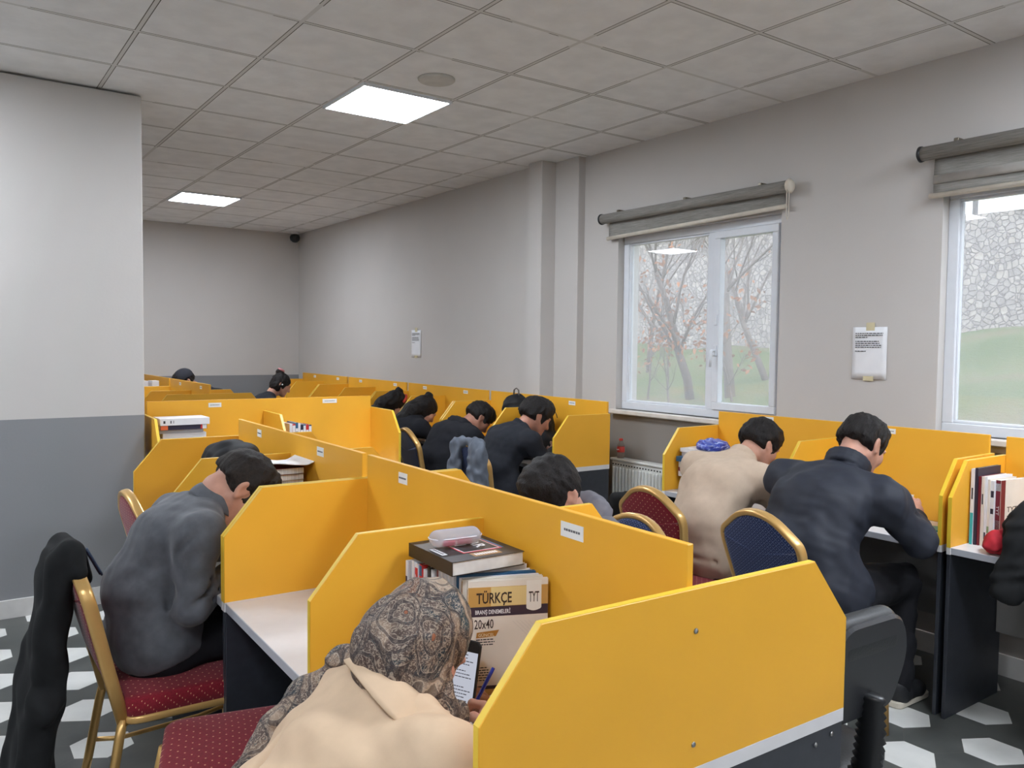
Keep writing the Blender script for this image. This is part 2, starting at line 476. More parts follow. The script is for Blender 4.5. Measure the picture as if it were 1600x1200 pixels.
def pages():
    q = NT('page_edges'); x, y, z = q.sep(q.co())
    c = q.ramp(q.noise(4, 6, .8, vec=q.comb(q.m2('MULTIPLY', x, .3), q.m2('MULTIPLY', y, 60), q.m2('MULTIPLY', z, .3))), [(.35, S3(188, 186, 182)), (.6, S3(230, 229, 226))])
    return q.fin(c, .8, 0, .2)
M_pages = pages()

def glass_pane():
    """window pane with outdoor haze and veiling glare put in as a translucent film"""
    q = NT('hazed_glass'); t = q.t
    tr = q.n('ShaderNodeBsdfTransparent'); tr.inputs[0].default_value = (.97, .98, .98, 1)
    gl = q.n('ShaderNodeBsdfGlossy'); gl.inputs['Roughness'].default_value = .0
    df = q.n('ShaderNodeBsdfTranslucent'); df.inputs[0].default_value = (.85, .83, .9, 1)  # milky veil in place of haze and glare outdoors
    m1 = q.n('ShaderNodeMixShader'); m2 = q.n('ShaderNodeMixShader')
    ge = q.n('ShaderNodeNewGeometry'); dp = q.n('ShaderNodeVectorMath', operation='DOT_PRODUCT'); t.links.new(ge.outputs['Normal'], dp.inputs[0]); t.links.new(ge.outputs['Incoming'], dp.inputs[1])
    cs = q.m2('ABSOLUTE', dp.outputs['Value']); lwf = q.m2('ADD', .04, q.m2('MULTIPLY', .96, q.m2('POWER', q.m2('SUBTRACT', 1.0, cs), 5.0)))
    q.inp(m1.inputs[0], q.m2('ADD', .15, q.m2('MULTIPLY', q.noise(2.5, 2), .10)))
    t.links.new(tr.outputs[0], m1.inputs[1]); t.links.new(df.outputs[0], m1.inputs[2])
    t.links.new(lwf, m2.inputs[0]); t.links.new(m1.outputs[0], m2.inputs[1]); t.links.new(gl.outputs[0], m2.inputs[2])
    t.links.new(m2.outputs[0], q.out.inputs[0]); t.nodes.remove(q.b)
    return q.m
M_glass = glass_pane()
def emis(name, col, s):
    q = NT(name); e = q.n('ShaderNodeEmission'); e.inputs[0].default_value = (*col, 1); e.inputs[1].default_value = s
    q.t.links.new(e.outputs[0], q.out.inputs[0]); q.t.nodes.remove(q.b); return q.m
M_led = emis('led_diffuser', (.90, .965, 1.06), LAMP)

def chair_cloth(name, base, dot, lat):
    """upholstery: lattice of small dots / woven diamond lines"""
    q = NT(name); x, y, z = q.sep(q.co()); nx, ny, nz = q.sep(q.co('Normal'))
    sd = q.m2('GREATER_THAN', q.m2('ABSOLUTE', ny), .72); ymx = q.n('ShaderNodeMix', data_type='FLOAT'); q.inp(ymx.inputs[0], sd); q.inp(ymx.inputs[2], y); q.inp(ymx.inputs[3], q.m2('MULTIPLY', x, 2.0)); y = ymx.outputs[0]
    hh = q.m2('SUBTRACT', z, x)
    p = .034 if not lat else .03
    u = q.m2('DIVIDE', q.m2('ADD', y, hh), p); v = q.m2('DIVIDE', q.m2('SUBTRACT', y, hh), p)
    fu = q.m2('ABSOLUTE', q.m2('SUBTRACT', q.m2('FRACT', q.m2('ADD', u, 50)), .5)); fv = q.m2('ABSOLUTE', q.m2('SUBTRACT', q.m2('FRACT', q.m2('ADD', v, 50)), .5))
    d = q.m2('ADD', q.m2('POWER', fu, 2.0), q.m2('POWER', fv, 2.0))
    dots = q.m2('LESS_THAN', d, .009 if not lat else .012)
    c = q.ramp(q.noise(220, 2), [(.3, tuple(k*.8 for k in base)), (.7, tuple(k*1.15 for k in base))])
    if lat:
        ln = q.m2('GREATER_THAN', q.m2('MAXIMUM', fu, fv), .455)
        c = q.mix(q.m2('MULTIPLY', ln, .42), c, S3(120, 134, 170))
    c = q.mix(q.m2('MULTIPLY', dots, .85 if not lat else .4), c, dot)
    q.bump(q.noise(500, 1), .25, .001)
    return q.fin(c, .85, 0, .25, .15)
M_red = chair_cloth('red_dotted_cloth', S3(122, 22, 36), S3(222, 170, 130), False)
M_navy = chair_cloth('navy_lattice_cloth', S3(30, 44, 82), S3(150, 160, 190), True)

# ------------------------------------------------------------------ room shell
CEIL, XR = 3.097, 4.26
WT = .22
def wall_prism(name, outline, z0, z1, mat):
    b = MB(); b.slab(outline, z0, z1, 0, cb=0); return struct(b.build(name, mat))
b = MB(); b.box((-5.6, -5.9, -.12), (XR+WT, 11.2, 0)); struct(b.build('floor', M_floor))
b = MB(); b.box((-5.6, -5.9, CEIL), (XR+WT, 11.2, CEIL+.12)); struct(b.build('ceiling', M_ceil))
b = MB(); b.box((-5.6, 10.86, 0), (XR+WT, 11.16, CEIL)); struct(b.build('wall_back', M_wallB))
b = MB(); b.box((-5.6, -5.9, 0), (XR+WT, -5.6, CEIL)); struct(b.build('wall_front', M_wallB))
b = MB(); b.box((-5.6, -5.6, 0), (-5.3, 10.86, CEIL)); struct(b.build('wall_left', M_wallB))
b = MB(); b.slab([(-3.2, 5.40), (1.07, 5.40), (1.07, 5.75), (-3.2, 5.75)], 0, CEIL-.012, .006); struct(b.build('wall_partition', M_wallL))
b = MB(); b.box((-3.2, 5.385, 0), (1.07, 5.40, .105)); struct(b.build('baseboard_partition', M_base))
# window wall: piers round two openings
W1 = (3.12, 4.575, 1.12, 2.43); W2 = (.62, 2.14, 1.16, 2.43)
b = MB()
ys = [-3.3, W2[0], W2[1], W1[0], W1[1], 4.97]
b.box((XR, -5.6, 0), (XR+WT, W2[0], CEIL)); b.box((XR, W2[1], 0), (XR+WT, W1[0], CEIL)); b.box((XR, W1[1], 0), (XR+WT, 4.97, CEIL))
for (a, c, z0, z1) in (W1, W2):
    b.box((XR, a, 0), (XR+WT, c, z0)); b.box((XR, a, z1), (XR+WT, c, CEIL))
struct(b.build('wall_right', M_wallR))
b = MB(); b.slab([(4.19, 4.97), (XR+WT, 4.97), (XR+WT, 5.262), (4.19, 5.262)], 0, CEIL, .004)
b.slab([(4.047, 5.262), (XR+WT, 5.262), (XR+WT, 5.45), (4.047, 5.45)], 0, CEIL, .006)
struct(b.build('wall_pier', M_wallR))
b = MB(); b.box((4.14, 5.45, 0), (XR+WT, 10.86, CEIL)); struct(b.build('wall_rear_right', M_wallR))
b = MB(); b.box((XR-.015, -5.6, 0), (XR, 4.97, .105)); struct(b.build('baseboard_right', M_base))

def window(n, op, panes, mull):
    y0, y1, z0, z1 = op; X0, X1 = XR+.06, XR+.12
    root = thing('window_%d' % n, '', ''); root.location = (X0, (y0+y1)/2, z0)
    for k in ('label', 'category'): del root[k]
    root['kind'] = 'structure'
    off = root.location
    f = MB(); t = .055
    for lo, hi in (((X0, y0, z0), (X1, y1, z0+t)), ((X0, y0, z1-t), (X1, y1, z1)), ((X0, y0, z0+t), (X1, y0+t, z1-t)), ((X0, y1-t, z0+t), (X1, y1, z1-t)), ((X0, mull-t*.55, z0+t), (X1, mull+t*.55, z1-t))):
        f.bbox(lo, hi, .004)
    f.build('window_frame', M_pvc, root, off)
    for (a, c, sash) in panes:
        lo, hi = (a, z0+t), (c, z1-t)
        s = MB(); st = .05 if sash else .016; dx = -.014 if sash else .012
        for p, q in (((lo[0], lo[1]), (hi[0], lo[1]+st)), ((lo[0], hi[1]-st), (hi[0], hi[1])), ((lo[0], lo[1]+st), (lo[0]+st, hi[1]-st)), ((hi[0]-st, lo[1]+st), (hi[0], hi[1]-st))):
            s.bbox((X0+dx, p[0], p[1]), (X1-.02, q[0], q[1]), .004)
        so = s.build('sash' if sash else 'glazing_bead', M_pvc, root, off)
        g = MB(); g.box((X0+.03, lo[0]+st-.003, lo[1]+st-.003), (X0+.036, hi[0]-st+.003, hi[1]-st+.003)); g.build('pane', M_glass, so, off)
        so.matrix_parent_inverse = Matrix()
        if sash:
            h = MB(); hy = hi[0]-.026; hz = lo[1]+.40
            h.bbox((X0-.026, hy-.013, hz-.035), (X0-.012, hy+.013, hz+.035), .003)
            h.tube([(X0-.02, hy, hz), (X0-.055, hy, hz), (X0-.06, hy, hz-.01), (X0-.06, hy+.004, hz-.11)], [.008, .009, .01, .008])
            h.bbox((X0-.024, hy-.012, hz+.17), (X0-.012, hy+.012, hz+.24), .003)
            h.build('handle', M_pvc, so, off)
    return root
window(1, W1, [(W1[0]+.05, 3.68, True), (3.745, W1[1]-.05, False)], 3.712)
window(2, W2, [(W2[0]+.05, 1.38, True), (1.44, W2[1]-.05, False)], 1.41)
b = MB(); b.bbox((XR-.05, W1[0]-.02, W1[2]-.035), (XR+.06, W1[1]+.03, W1[2]), .006); struct(b.build('trim_1', M_sill))
b = MB(); b.bbox((XR-.05, W2[0]-.02, W2[2]-.035), (XR+.06, W2[1]+.03, W2[2]), .006); struct(b.build('trim_2', M_sill))
# plaster reveals are the cut faces of the wall itself

# ------------------------------------------------------------------ ceiling fittings
def ceiling_light(x, y, label):
    t = thing('ceiling_light', label, 'ceiling light', (x, y, CEIL-.012), 0, 'square ceiling lights')
    f = MB(); a = .298; c = .285
    for lo, hi in (((-a, -a), (a, -c)), ((-a, c), (a, a)), ((-a, -c), (-c, c)), ((c, -c), (a, c))): f.box((lo[0], lo[1], -.004), (hi[0], hi[1], .012))
    f.build('light_frame', M_pvc, t)
    d = MB(); d.box((-c, -c, -.001), (c, c, .008)); d.build('diffuser', M_led, t)
ceiling_light(2.345, 4.65, 'bright square ceiling light nearest the round grille')
ceiling_light(2.345, 8.83, 'bright square ceiling light farther back near the far wall')
for (x, y) in ((2.345, .43), (-.66, .43), (-.66, 4.63), (-.66, 8.83), (-3.66, .43), (-3.66, 4.63), (3.545, .43), (2.345, -3.77), (-.66, -3.77), (-3.66, -3.77)):  # unseen; the off-grid one by the right wall is added to brighten it
    ceiling_light(x, y, 'square ceiling light out of view, assumed in the grid or added to brighten')
t = thing('ceiling_speaker', 'round grey ceiling speaker grille beside the nearer light', 'speaker', (2.355, 4.05, CEIL))
m = MB(); m.lathe([(.105, 0), (.105, -.008), (.098, -.014), (.088, -.014)], 32); m.build('speaker_rim', simple('speaker_rim', S3(190, 188, 182), .5), t)
m = MB(); m.lathe([(.088, -.002), (.088, -.011), (.04, -.013), (.002, -.0135)], 32); m.build('grille', simple('speaker_grille', S3(150, 150, 147), .6, bump=.6, bs=260), t)
t = thing('security_camera', 'small dark dome security camera at the ceiling in the far corner', 'security camera', (4.03, 10.70, CEIL))
m = MB(); m.lathe([(.05, 0), (.05, -.02), (.035, -.03), (.02, -.035)], 16); m.build('camera_mount', M_pvc, t)
m = MB(); m.lathe([(.0, -.02), (.055, -.035), (.07, -.07), (.06, -.11), (.03, -.135), (.002, -.14)], 16); m.build('camera_dome', M_black, t)

# ------------------------------------------------------------------ blinds
def blind_cloth():
    q = NT('blind_cloth'); x, y, z = q.sep(q.co())
    n = q.noise(3, 5, .7, vec=q.comb(q.m2('MULTIPLY', y, 3), q.m2('MULTIPLY', x, 40), q.m2('MULTIPLY', z, 130)))
    return q.fin(q.ramp(n, [(.3, S3(112, 110, 106)), (.7, S3(164, 161, 155))]), .85, 0, .2)
M_blind = blind_cloth()
M_cream = simple('blind_rail_cream', S3(214, 206, 192), .45)
def blind(label, y0, y1, zt, drop0, drop1, bands, end_near):
    t = thing('roller_blind', label, 'blind', (XR-.07, (y0+y1)/2, zt)); L = (y1-y0)/2
    m = MB(); m.tube([(0, -L, 0), (0, L, 0)], .036, n=20); m.build('roller', M_blind, t)
    s = MB(); xs = .03
    s.sheet(lambda u, v: (xs+.006*math.sin(9*u+3*v)+(.012 if .35 < v < .6 and bands else 0)*0, -L+.05+(2*L-.1)*u, -.01-(drop0+(drop1-drop0)*u)*v), 40, 9, .004)
    s.build('blind_fabric', M_blind, t)
    if bands:
        s = MB(); s.sheet(lambda u, v: (xs-.012, -L+.05+(2*L-.1)*u, -.115-.045*v), 4, 4, .003)
        s.build('pale_band', simple('blind_pale', S3(168, 164, 158), .85), t)['label'] = 'paler sheer stripe'
    r = MB(); r.tube([(xs-.004, -L+.03, -drop0-.012), (xs-.004, L-.03, -drop1-.012)], .014, n=10); r.build('bottom_rail', M_cream, t)
    e = MB(); e.lathe([(.0, 0), (.04, .0), (.042, .012), (.03, .02), (.002, .02)], 18, M=frame((0, L, 0), (1, 0, 0), (0, 0, -1), (0, 1, 0))); e.build('end_cap', M_black, t)
    e = MB(); e.lathe([(.0, 0), (.036, .0), (.045, .012), (.03, .03), (.002, .03)], 18, M=frame((-.0, -L, .0), (1, 0, 0), (0, 0, 1), (0, -1, 0))); eo = e.build('chain_drive', M_cream, t)
    c = MB(); c.tube([(-.03, -L-.015, 0), (-.032, -L-.015, -.18), (-.02, -L-.015, -.2), (-.008, -L-.015, -.18), (-.01, -L-.015, 0)], .0025, n=6); c.build('pull_chain', M_cream, t)
    for yy in (-L*.75, 0.0, L*.8):
        k = MB(); k.bbox((.0, yy-.012, .03), (.07, yy+.012, .052), .002)
        k.build('wall_bracket', simple('bracket_metal', S3(120, 112, 98), .4, metal=.6), t)
blind('grey roller blind rolled up askew above the two-pane window', 3.03, 4.68, 2.565, .10, .135, False, True)
blind('grey roller blind with a paler stripe above the window at the right edge', .55, 2.22, 2.605, .205, .205, True, False)

# ------------------------------------------------------------------ notices on the wall
def notice(label, x, y, z, wv, hv):
    t = thing('paper_notice', label, 'notice', (x, y, z))
    s = MB(); s.sheet(lambda u, v: (-.004-.004*math.sin(PI*u)*math.sin(2.5*v), wv/2-wv*u, hv*(v-.5)), 8, 8, .0012); s.build('sheet', M_paper, t)
    n = MB(); rs = random.Random(4)
    rows = [(.1, .9), (.1, .88), (.1, .45), None, (.1, .78), (.1, .8), (.1, .86), (.1, .84), None, (.1, .42)]
    for k, r in enumerate(rows):
        if r is None: continue
        zz = hv*(.5-.12-.038*k); u = r[0]
        while u < r[1]:
            wl = rs.uniform(.03, .1); n.box((-.0105, wv/2-wv*min(r[1], u+wl), zz-.0022), (-.0095, wv/2-wv*u, zz+.0022)); u += wl+.02
    n.build('printed_text', M_ink, t)
    for lo, hi in (((-.0075, -.03, hv/2-.02), (-.006, .02, hv/2+.025)), ((-.0075, -.03, -hv/2-.008), (-.006, .03, -hv/2+.018))):
        tp = MB(); tp.box(lo, hi); tp.build('tape', simple('yellowed_tape', S3(206, 196, 160), .5), t)
notice('white printed sheet taped to the wall between the two windows', XR-.001, 2.518, 1.572, .205, .292)
notice('white printed sheet taped high on the far right wall', 4.139, 7.5, 1.605, .2, .285)
# ------------------------------------------------------------------ radiator, bottle
t = thing('radiator', 'white panel radiator under the two-pane window', 'radiator', (4.19, 3.92, .2))
m = MB(); m.bbox((-.035, -.58, 0), (.035, .58, .55), .012)
for k in range(33):
    y = -.55+k*.0343; m.bbox((-.048, y-.011, .03), (-.03, y+.011, .50), .006)
m.build('radiator_panel', simple('radiator_enamel', S3(214, 216, 212), .3, var=.02), t)
m = MB(); m.bbox((-.045, -.585, .545), (.045, .585, .562), .004); m.build('top_cover', simple('radiator_enamel', S3(214, 216, 212), .3), t)
m = MB()
for k in range(40): m.box((-.0365, -.56+k*.0285, .512), (-.034, -.56+k*.0285+.013, .522))
m.build('vent_slots', M_black, t)
m = MB(); m.tube([(0, .6, .06), (0, .64, .06), (0, .64, -.2)], .012, n=10); m.build('pipe', M_pvc, t)
t = thing('drink_bottle', 'small clear plastic bottle with a red wrapper on the radiator', 'bottle', (4.185, 4.43, .763))
q = NT('bottle_plastic'); q.b.inputs['Transmission Weight'].default_value = .9; q.b.inputs['IOR'].default_value = 1.2
m = MB(); m.lathe([(.0, 0), (.026, .0), (.029, .01), (.027, .05), (.029, .075), (.027, .095), (.013, .125), (.012, .135)], 20); m.build('bottle_body', q.fin(S3(225, 215, 212), .08), t)
m = MB(); m.lathe([(.0285, .045), (.0295, .05), (.0298, .08), (.0285, .085)], 20, capends=False); wrp = m.build('wrapper', simple('wrapper_red', S3(196, 60, 52), .4), t)
m = MB(); m.tube([(-.0302, -.012, .062), (-.0306, -.004, .068), (-.0306, .004, .061), (-.0302, .012, .067)], .0022, n=6); m.build('white_wave', M_paper, wrp)
m = MB(); m.lathe([(.0135, .13), (.0145, .132), (.0145, .146), (.0, .148)], 16); m.build('cap', simple('wrapper_red', S3(196, 60, 52), .4), t)
# ------------------------------------------------------------------ study carrels
TH = .018
def carrel(label, o, slope, L, divs, sides=(-1, 1), labels=(), depth=.505, group='yellow study carrels', screws=False, ang=None, double=()):
    """local x = across (0 at the middle panel), local y = along the row"""
    rz = -math.atan(slope) if ang is None else ang
    t = thing('study_carrel', label, 'study carrel', (o[0], o[1], 0), rz, group)
    b = MB(); b.bbox((-TH/2, TH+.0005, .7505), (TH/2, L-TH-.0005, 1.2), .0015); b.build('back_panel', M_yel, t)
    for s in sides:
        b = MB(); x0, x1 = sorted((s*TH/2, s*(depth-.004)))
        b.bbox((x0, .002, .722), (x1, L-.002, .75), .002); d = b.build('desktop', M_top, t)
        e = MB(); xe = s*(depth-.003); e.bbox((min(xe, xe-s*.004)-.0, .001, .7215), (max(xe, xe-s*.004), L-.001, .7495), .001)
        e.build('edge_strip', M_lip, d)
        b = MB(); xa, xb = sorted((s*.03, s*.046)); b.bbox((xa, .02, .30), (xb, L-.02, .72), .002); b.build('modesty_board', M_mod, t)
    lo, hi = (-depth if -1 in sides else -TH/2), (depth if 1 in sides else TH/2)
    for y in divs:
        a, c = y, y+TH
        out = []
        # outline in (x, z)
        ch, cz = .125, .15
        P = [(lo, .7505)]
        P = [(lo, .7505), (hi, .7505)]
        P += [(hi, 1.115-cz), (hi-ch, 1.115)] if 1 in sides else [(hi, 1.115)]
        P += [(lo+ch, 1.115), (lo, 1.115-cz)] if -1 in sides else [(lo, 1.115)]
        M = frame((0, c, 0), (1, 0, 0), (0, 0, 1), (0, -1, 0))
        b = MB(); b.slab(P, 0, TH, .0012, M=M, cb=0); dv = b.build('divider', M_yel, t)
        # edge band over the outline
        ring = inset(P, -.0006); b = MB(); V = []; n = len(P)
        V = [(p[0], a+.001, p[1]) for p in ring]+[(p[0], c-.001, p[1]) for p in ring]
        b.add(V, [(i, i+1, n+i+1, n+i) for i in range(1, n-1)]+[(n-1, 0, n, 2*n-1)], False); b.build('edge_band', M_edge, dv)
        if a < .01 or c > L-.01:
            b = MB(); b.bbox((lo, a, .7195), (hi, c, .7515), .001); b.build('desk_end', M_top, dv)
        b = MB(); b.bbox((lo+.004, a+.001, .0), (hi-.004, c-.001, .7215), .0015); lp = b.build('leg_panel', M_blk, t)
        if screws and a < .01:
            for (sx, sz) in ((.0, .80), (.0, 1.03)):
                m = MB(); m.lathe([(.0, 0), (.006, 0), (.005, .0022), (.0, .0025)], 12, M=frame((sx, a, sz), (1, 0, 0), (0, 0, 1), (0, -1, 0))); m.build('screw', M_steel, dv)
            for (sx, sz) in ((.46, .70), (.40, .69)):
                m = MB(); m.lathe([(.0, 0), (.006, 0), (.005, .0022), (.0, .0025)], 12, M=frame((sx, a, sz), (1, 0, 0), (0, 0, 1), (0, -1, 0))); m.build('screw', M_steel, lp)
    rs = random.Random(7); M_print = simple('pale_print', S3(96, 96, 100), .7)
    for (s, y, z, wv, hv) in labels:
        b = MB(); x0, x1 = sorted((s*TH/2, s*(TH/2+.0012))); b.box((x0, y-wv/2, z-hv/2), (x1, y+wv/2, z+hv/2)); lb = b.build('name_label', M_label, t)
        k = MB(); u = y-wv*.36
        while u < y+wv*.34:
            q = rs.uniform(.005, .011); x2 = s*(TH/2+.0017); k.box((min(x1 if s > 0 else x2, x2), u, z-hv*.07), (max(x0 if s < 0 else x2, x2), u+q, z+hv*.08)); u += q+.002
        k.build('printed_name', M_print, lb)
    return t
LB = (.085, .032)
carrel('nearest two-sided yellow carrel with the woman in a headscarf, screws on its end board', (1.222, 1.070), .0245, 1.57, (0, .775, 1.552),
       labels=((-1, .385, 1.155, .085, .036), (-1, 1.27, 1.155, .062, .036)), screws=True)
carrel('two-sided yellow carrel behind the nearest one, man in grey sweater at its left side', (1.260, 2.645), .017, 1.565, (0, .765, 1.547),
       labels=((-1, .42, 1.16, .07, .036), (-1, 1.2, 1.16, .062, .036)))
carrel('yellow carrel standing crosswise in the middle, tall plain back towards the camera', (1.125, 5.715), 0, 1.615, (0, .78, 1.597), ang=-PI/2-.04+.0,
       labels=((1, .45, 1.165, .085, .03), (1, 1.27, 1.17, .11, .03)), sides=(-1, 1))
carrel('far middle yellow carrel, person in black cap leaning at its right side', (2.115, 7.78), .0, 1.55, (0, .66, 1.532), labels=((-1, .3, 1.16, .07, .03), (-1, 1.1, 1.16, .07, .03)))
carrel('farthest middle yellow carrel beside the back wall, white sheets on it', (2.115, 9.35), .0, 1.45, (0, .72, 1.432))
WS = .031
def wr(y): return (3.93+WS*(y-4.29), y)
kw = dict(sides=(-1,), depth=.49)
carrel('yellow carrel against the right wall nearest the radiator, young man in black sweater at it', wr(4.285), WS, 1.585, (0, .785, 1.567), labels=((-1, .42, 1.165, .08, .03),), **kw)
carrel('second yellow carrel along the right wall, counted from the radiator', wr(5.885), WS, 1.585, (0, .785, 1.567), labels=((-1, .4, 1.165, .08, .03), (-1, 1.2, 1.165, .08, .03)), **kw)
carrel('third yellow carrel along the right wall, counted from the radiator', wr(7.485), WS, 1.585, (0, .785, 1.567), labels=((-1, .28, 1.165, .08, .03), (-1, 1.2, 1.165, .08, .03)), **kw)
carrel('last yellow carrel along the right wall, in the far corner', wr(9.085), WS, 1.585, (0, .785, 1.567), labels=((-1, .3, 1.165, .08, .03), (-1, 1.1, 1.165, .08, .03)), **kw)
carrel('yellow carrel under the windows shared by the beige and the black jacket sitters', (4.022, 1.745), -.028, 1.605, (0, .775, 1.587), labels=((-1, .50, 1.175, .07, .026), (-1, 1.22, 1.18, .06, .026)), **kw)
carrel('yellow carrel at the right edge of the photo with upright books and a dark coat', (4.012, .135), 0, 1.57, (0, .775, 1.552), **kw)

# ------------------------------------------------------------------ banquet chairs
def chair(label, cloth_m, name='banquet_chair', cat='chair', loc=(0, 0), rz=0.0, group=None, back=True, k=1.0):
    t = thing(name, label, cat, (loc[0], loc[1], 0), rz, group)
    so = round_poly([(-.2, -.2), (.22, -.215), (.22, .215), (-.2, .2)], [.05, .06, .06, .05], 4)
    m = MB(); m.pillow(so, .055, .012, M=frame((0, 0, .455), (1, 0, 0), (0, 1, 0), (0, 0, 1))); m.build('seat', cloth_m, t)
    fr = MB(); fr.tube([(x, y, .418) for x, y in round_poly([(-.195, -.195), (.2, -.205), (.2, .205), (-.195, .195)], .05, 4)], .011, .013, closed=True, sq=3.0)
    fr.build('seat_frame', M_gold, t)
    def bp(y, z): return (-.205-(z-.43)*.24-(.03*max(0, (z-.8))), y, z)
    if back:
        out = round_poly([(-.165, .54), (.165, .54), (.212, .80), (.205, .845), (.075, .945), (-.075, .945), (-.205, .845), (-.212, .80)], [.03, .03, .04, .05, .07, .07, .05, .04], 4)
        tilt = nrm(np.array(bp(0, .9))-np.array(bp(0, .5))); nx = np.cross((0, 1, 0), tilt)
        M = frame(np.array(bp(0, .54))-tilt*.54/ tilt[2]*0, (0, 1, 0), tilt/tilt[2], nx)
        pad = inset(out, .014); pad[:, 1] -= .54
        m = MB(); m.pillow(pad, .03, .012, M=M); m.build('backrest', cloth_m, t)
        o2 = inset(out, .006)
        loop = [p for p in o2 if p[1] > .56]
        # order from lower right, over the top, to lower left
        loop = sorted(loop, key=lambda p: math.atan2(p[0], p[1]-.6))
        path = [bp(-.17, .40)]+[bp(p[0], p[1]) for p in loop]+[bp(.17, .40)]
        m = MB(); m.tube(path, .013, .02, up=nx, sq=3.2, n=12); m.build('back_frame', M_gold, t)
    for s in (-1, 1):
        m = MB(); m.tube([(.19, s*.195, .415), (.215, s*.2, .3), (.225, s*.205, .0)], .012, .012, sq=3.0, n=10); m.build('leg', M_gold, t)
        m = MB(); m.tube([bp(s*.172, .42), (-.215, s*.18, .36), (-.25, s*.19, .16), (-.285, s*.195, .0)], .012, .014, sq=3.0, n=10); m.build('leg', M_gold, t)
        m = MB(); m.tube([(.217, s*.201, .22), (.12, s*.2, .205), (-.15, s*.19, .20), (-.24, s*.188, .22)], .008, .008, n=8); m.build('stretcher', M_gold, t)
    return t
G1 = 'gold framed banquet chairs'
ch_g = chair('red dotted chair with the black coat over its back, grey sweater man on it', M_red, loc=(.665, 2.87), rz=0.0, group=G1)
ch_b = chair('red dotted chair under the young man in the beige sweatshirt', M_red, loc=(3.0, 2.63), rz=-.06, group=G1)
dup(ch_g, (1.005, 3.80, 0), .03, 'red chair almost hidden behind the grey sweater man, only a corner seen', G1)
dup(ch_g, (.36, 1.40, 0), .0, 'red chair under the woman in the paisley headscarf', G1)
ch_j = chair('navy lattice chair under the man in the black jacket', M_navy, loc=(2.985, 1.99), rz=-.12, group=G1)
dup(ch_j, (3.30, 5.52, 0), -.12, 'navy chair in the row along the wall, under the black hooded sitter', G1)
dup(ch_j, (3.20, 4.50, 0), .0, 'navy chair under the black sweater sitter, grey jacket on its back', G1)
dup(ch_j, (3.16, 6.33, 0), .0, 'navy chair under the long-haired sitter by the wall', G1)
dup(ch_j, (3.2, 7.15, 0), .0, 'navy chair under the sitter with the red cap by the wall', G1)
dup(ch_j, (3.16, 8.92, 0), .0, 'navy chair under the sitter with the hair bun', G1)
dup(ch_j, (2.86, 9.62, 0), PI, 'navy chair under the sitter in the black cap', G1)
dup(ch_j, (1.87, 2.23, 0), PI, 'gold framed chair under the sleeping person in the grey hoodie', G1)
chair('red dotted padded stool standing empty beside the paisley headscarf', M_red, name='padded_stool', cat='stool', loc=(.675, 2.225), rz=-.28, back=False)

# ------------------------------------------------------------------ office chair at the right of the nearest carrel
M_lea = simple('black_leather', S3(34, 36, 38), .33, var=.12, vs=6, bump=.25, bs=150)
M_shell = simple('chair_shell', S3(42, 43, 46), .4, var=.05)
t = thing('office_chair', 'black leather office chair with a ribbed back stem beside the nearest carrel', 'office chair', (1.93, 1.40, 0), PI/2-.03)
S = SDF((-.42, -.3, .5), (-.1, .3, .98), .007)
S.chain([(-.235, -.09, .69), (-.235, .09, .69)], .032, k=.03, sq=((0, 0, 1), 1.5)); S.cap((-.25, -.135, .79), (-.25, .135, .79), .036, k=.06, sq=((0, 0, 1), 2.2)); S.cap((-.26, -.10, .862), (-.26, .10, .862), .033, k=.06, sq=((0, 0, 1), 1.4))
m = MB(); S.to(m, 2); m.build('backrest', M_lea, t)
m = MB(); o = round_poly([(-.115, .655), (.115, .655), (.175, .80), (.13, .912), (-.13, .912), (-.175, .80)], [.04, .04, .08, .06, .06, .08], 6)
tl = nrm((-.08, 0, 1)); m.slab(o-np.array((0, .64)), 0, .022, .008, M=frame((-.262, 0, .64), (0, -1, 0), tl, nrm(np.cross((0, -1, 0), tl))), cb=0); m.build('back_shell', M_shell, t)
m = MB(); m.pillow(round_poly([(-.23, -.24), (.25, -.25), (.25, .25), (-.23, .24)], .09, 5), .07, .02, M=frame((0, 0, .45), (1, 0, 0), (0, 1, 0), (0, 0, 1))); m.build('seat', M_lea, t)
m = MB(); P = [(-.296, .0, .72), (-.30, 0, .62), (-.29, 0, .52), (-.25, 0, .43), (-.16, 0, .385), (-.03, 0, .385)]
pts = np.array([np.array(P[i])*(1-f)+np.array(P[i+1])*f for i in range(5) for f in np.arange(0, 1, .1)]+[P[5]])
m.tube(pts, [(.042 if i % 2 else .034) for i in range(len(pts))], [(.022 if i % 2 else .016) for i in range(len(pts))], n=14, up=(0, 1, 0)); m.build('ribbed_stem', M_black, t)
m = MB(); m.tube([(0, 0, .1), (0, 0, .42)], .028, n=14); m.build('gas_column', M_black, t)
for k in range(5):
    a = 2*PI*k/5+.3; m = MB(); m.tube([(0, 0, .1), (.15*math.cos(a), .15*math.sin(a), .095), (.28*math.cos(a), .28*math.sin(a), .07)], [.03, .025, .018], n=10); lg = m.build('base_arm', M_black, t)
    m = MB(); m.lathe([(.0, -.012), (.027, -.012), (.03, 0), (.027, .012), (.0, .012)], 16, M=frame((.28*math.cos(a), .28*math.sin(a), .0305), (math.cos(a), math.sin(a), 0), (0, 0, 1), (math.sin(a), -math.cos(a), 0))); m.build('caster', M_black, lg)
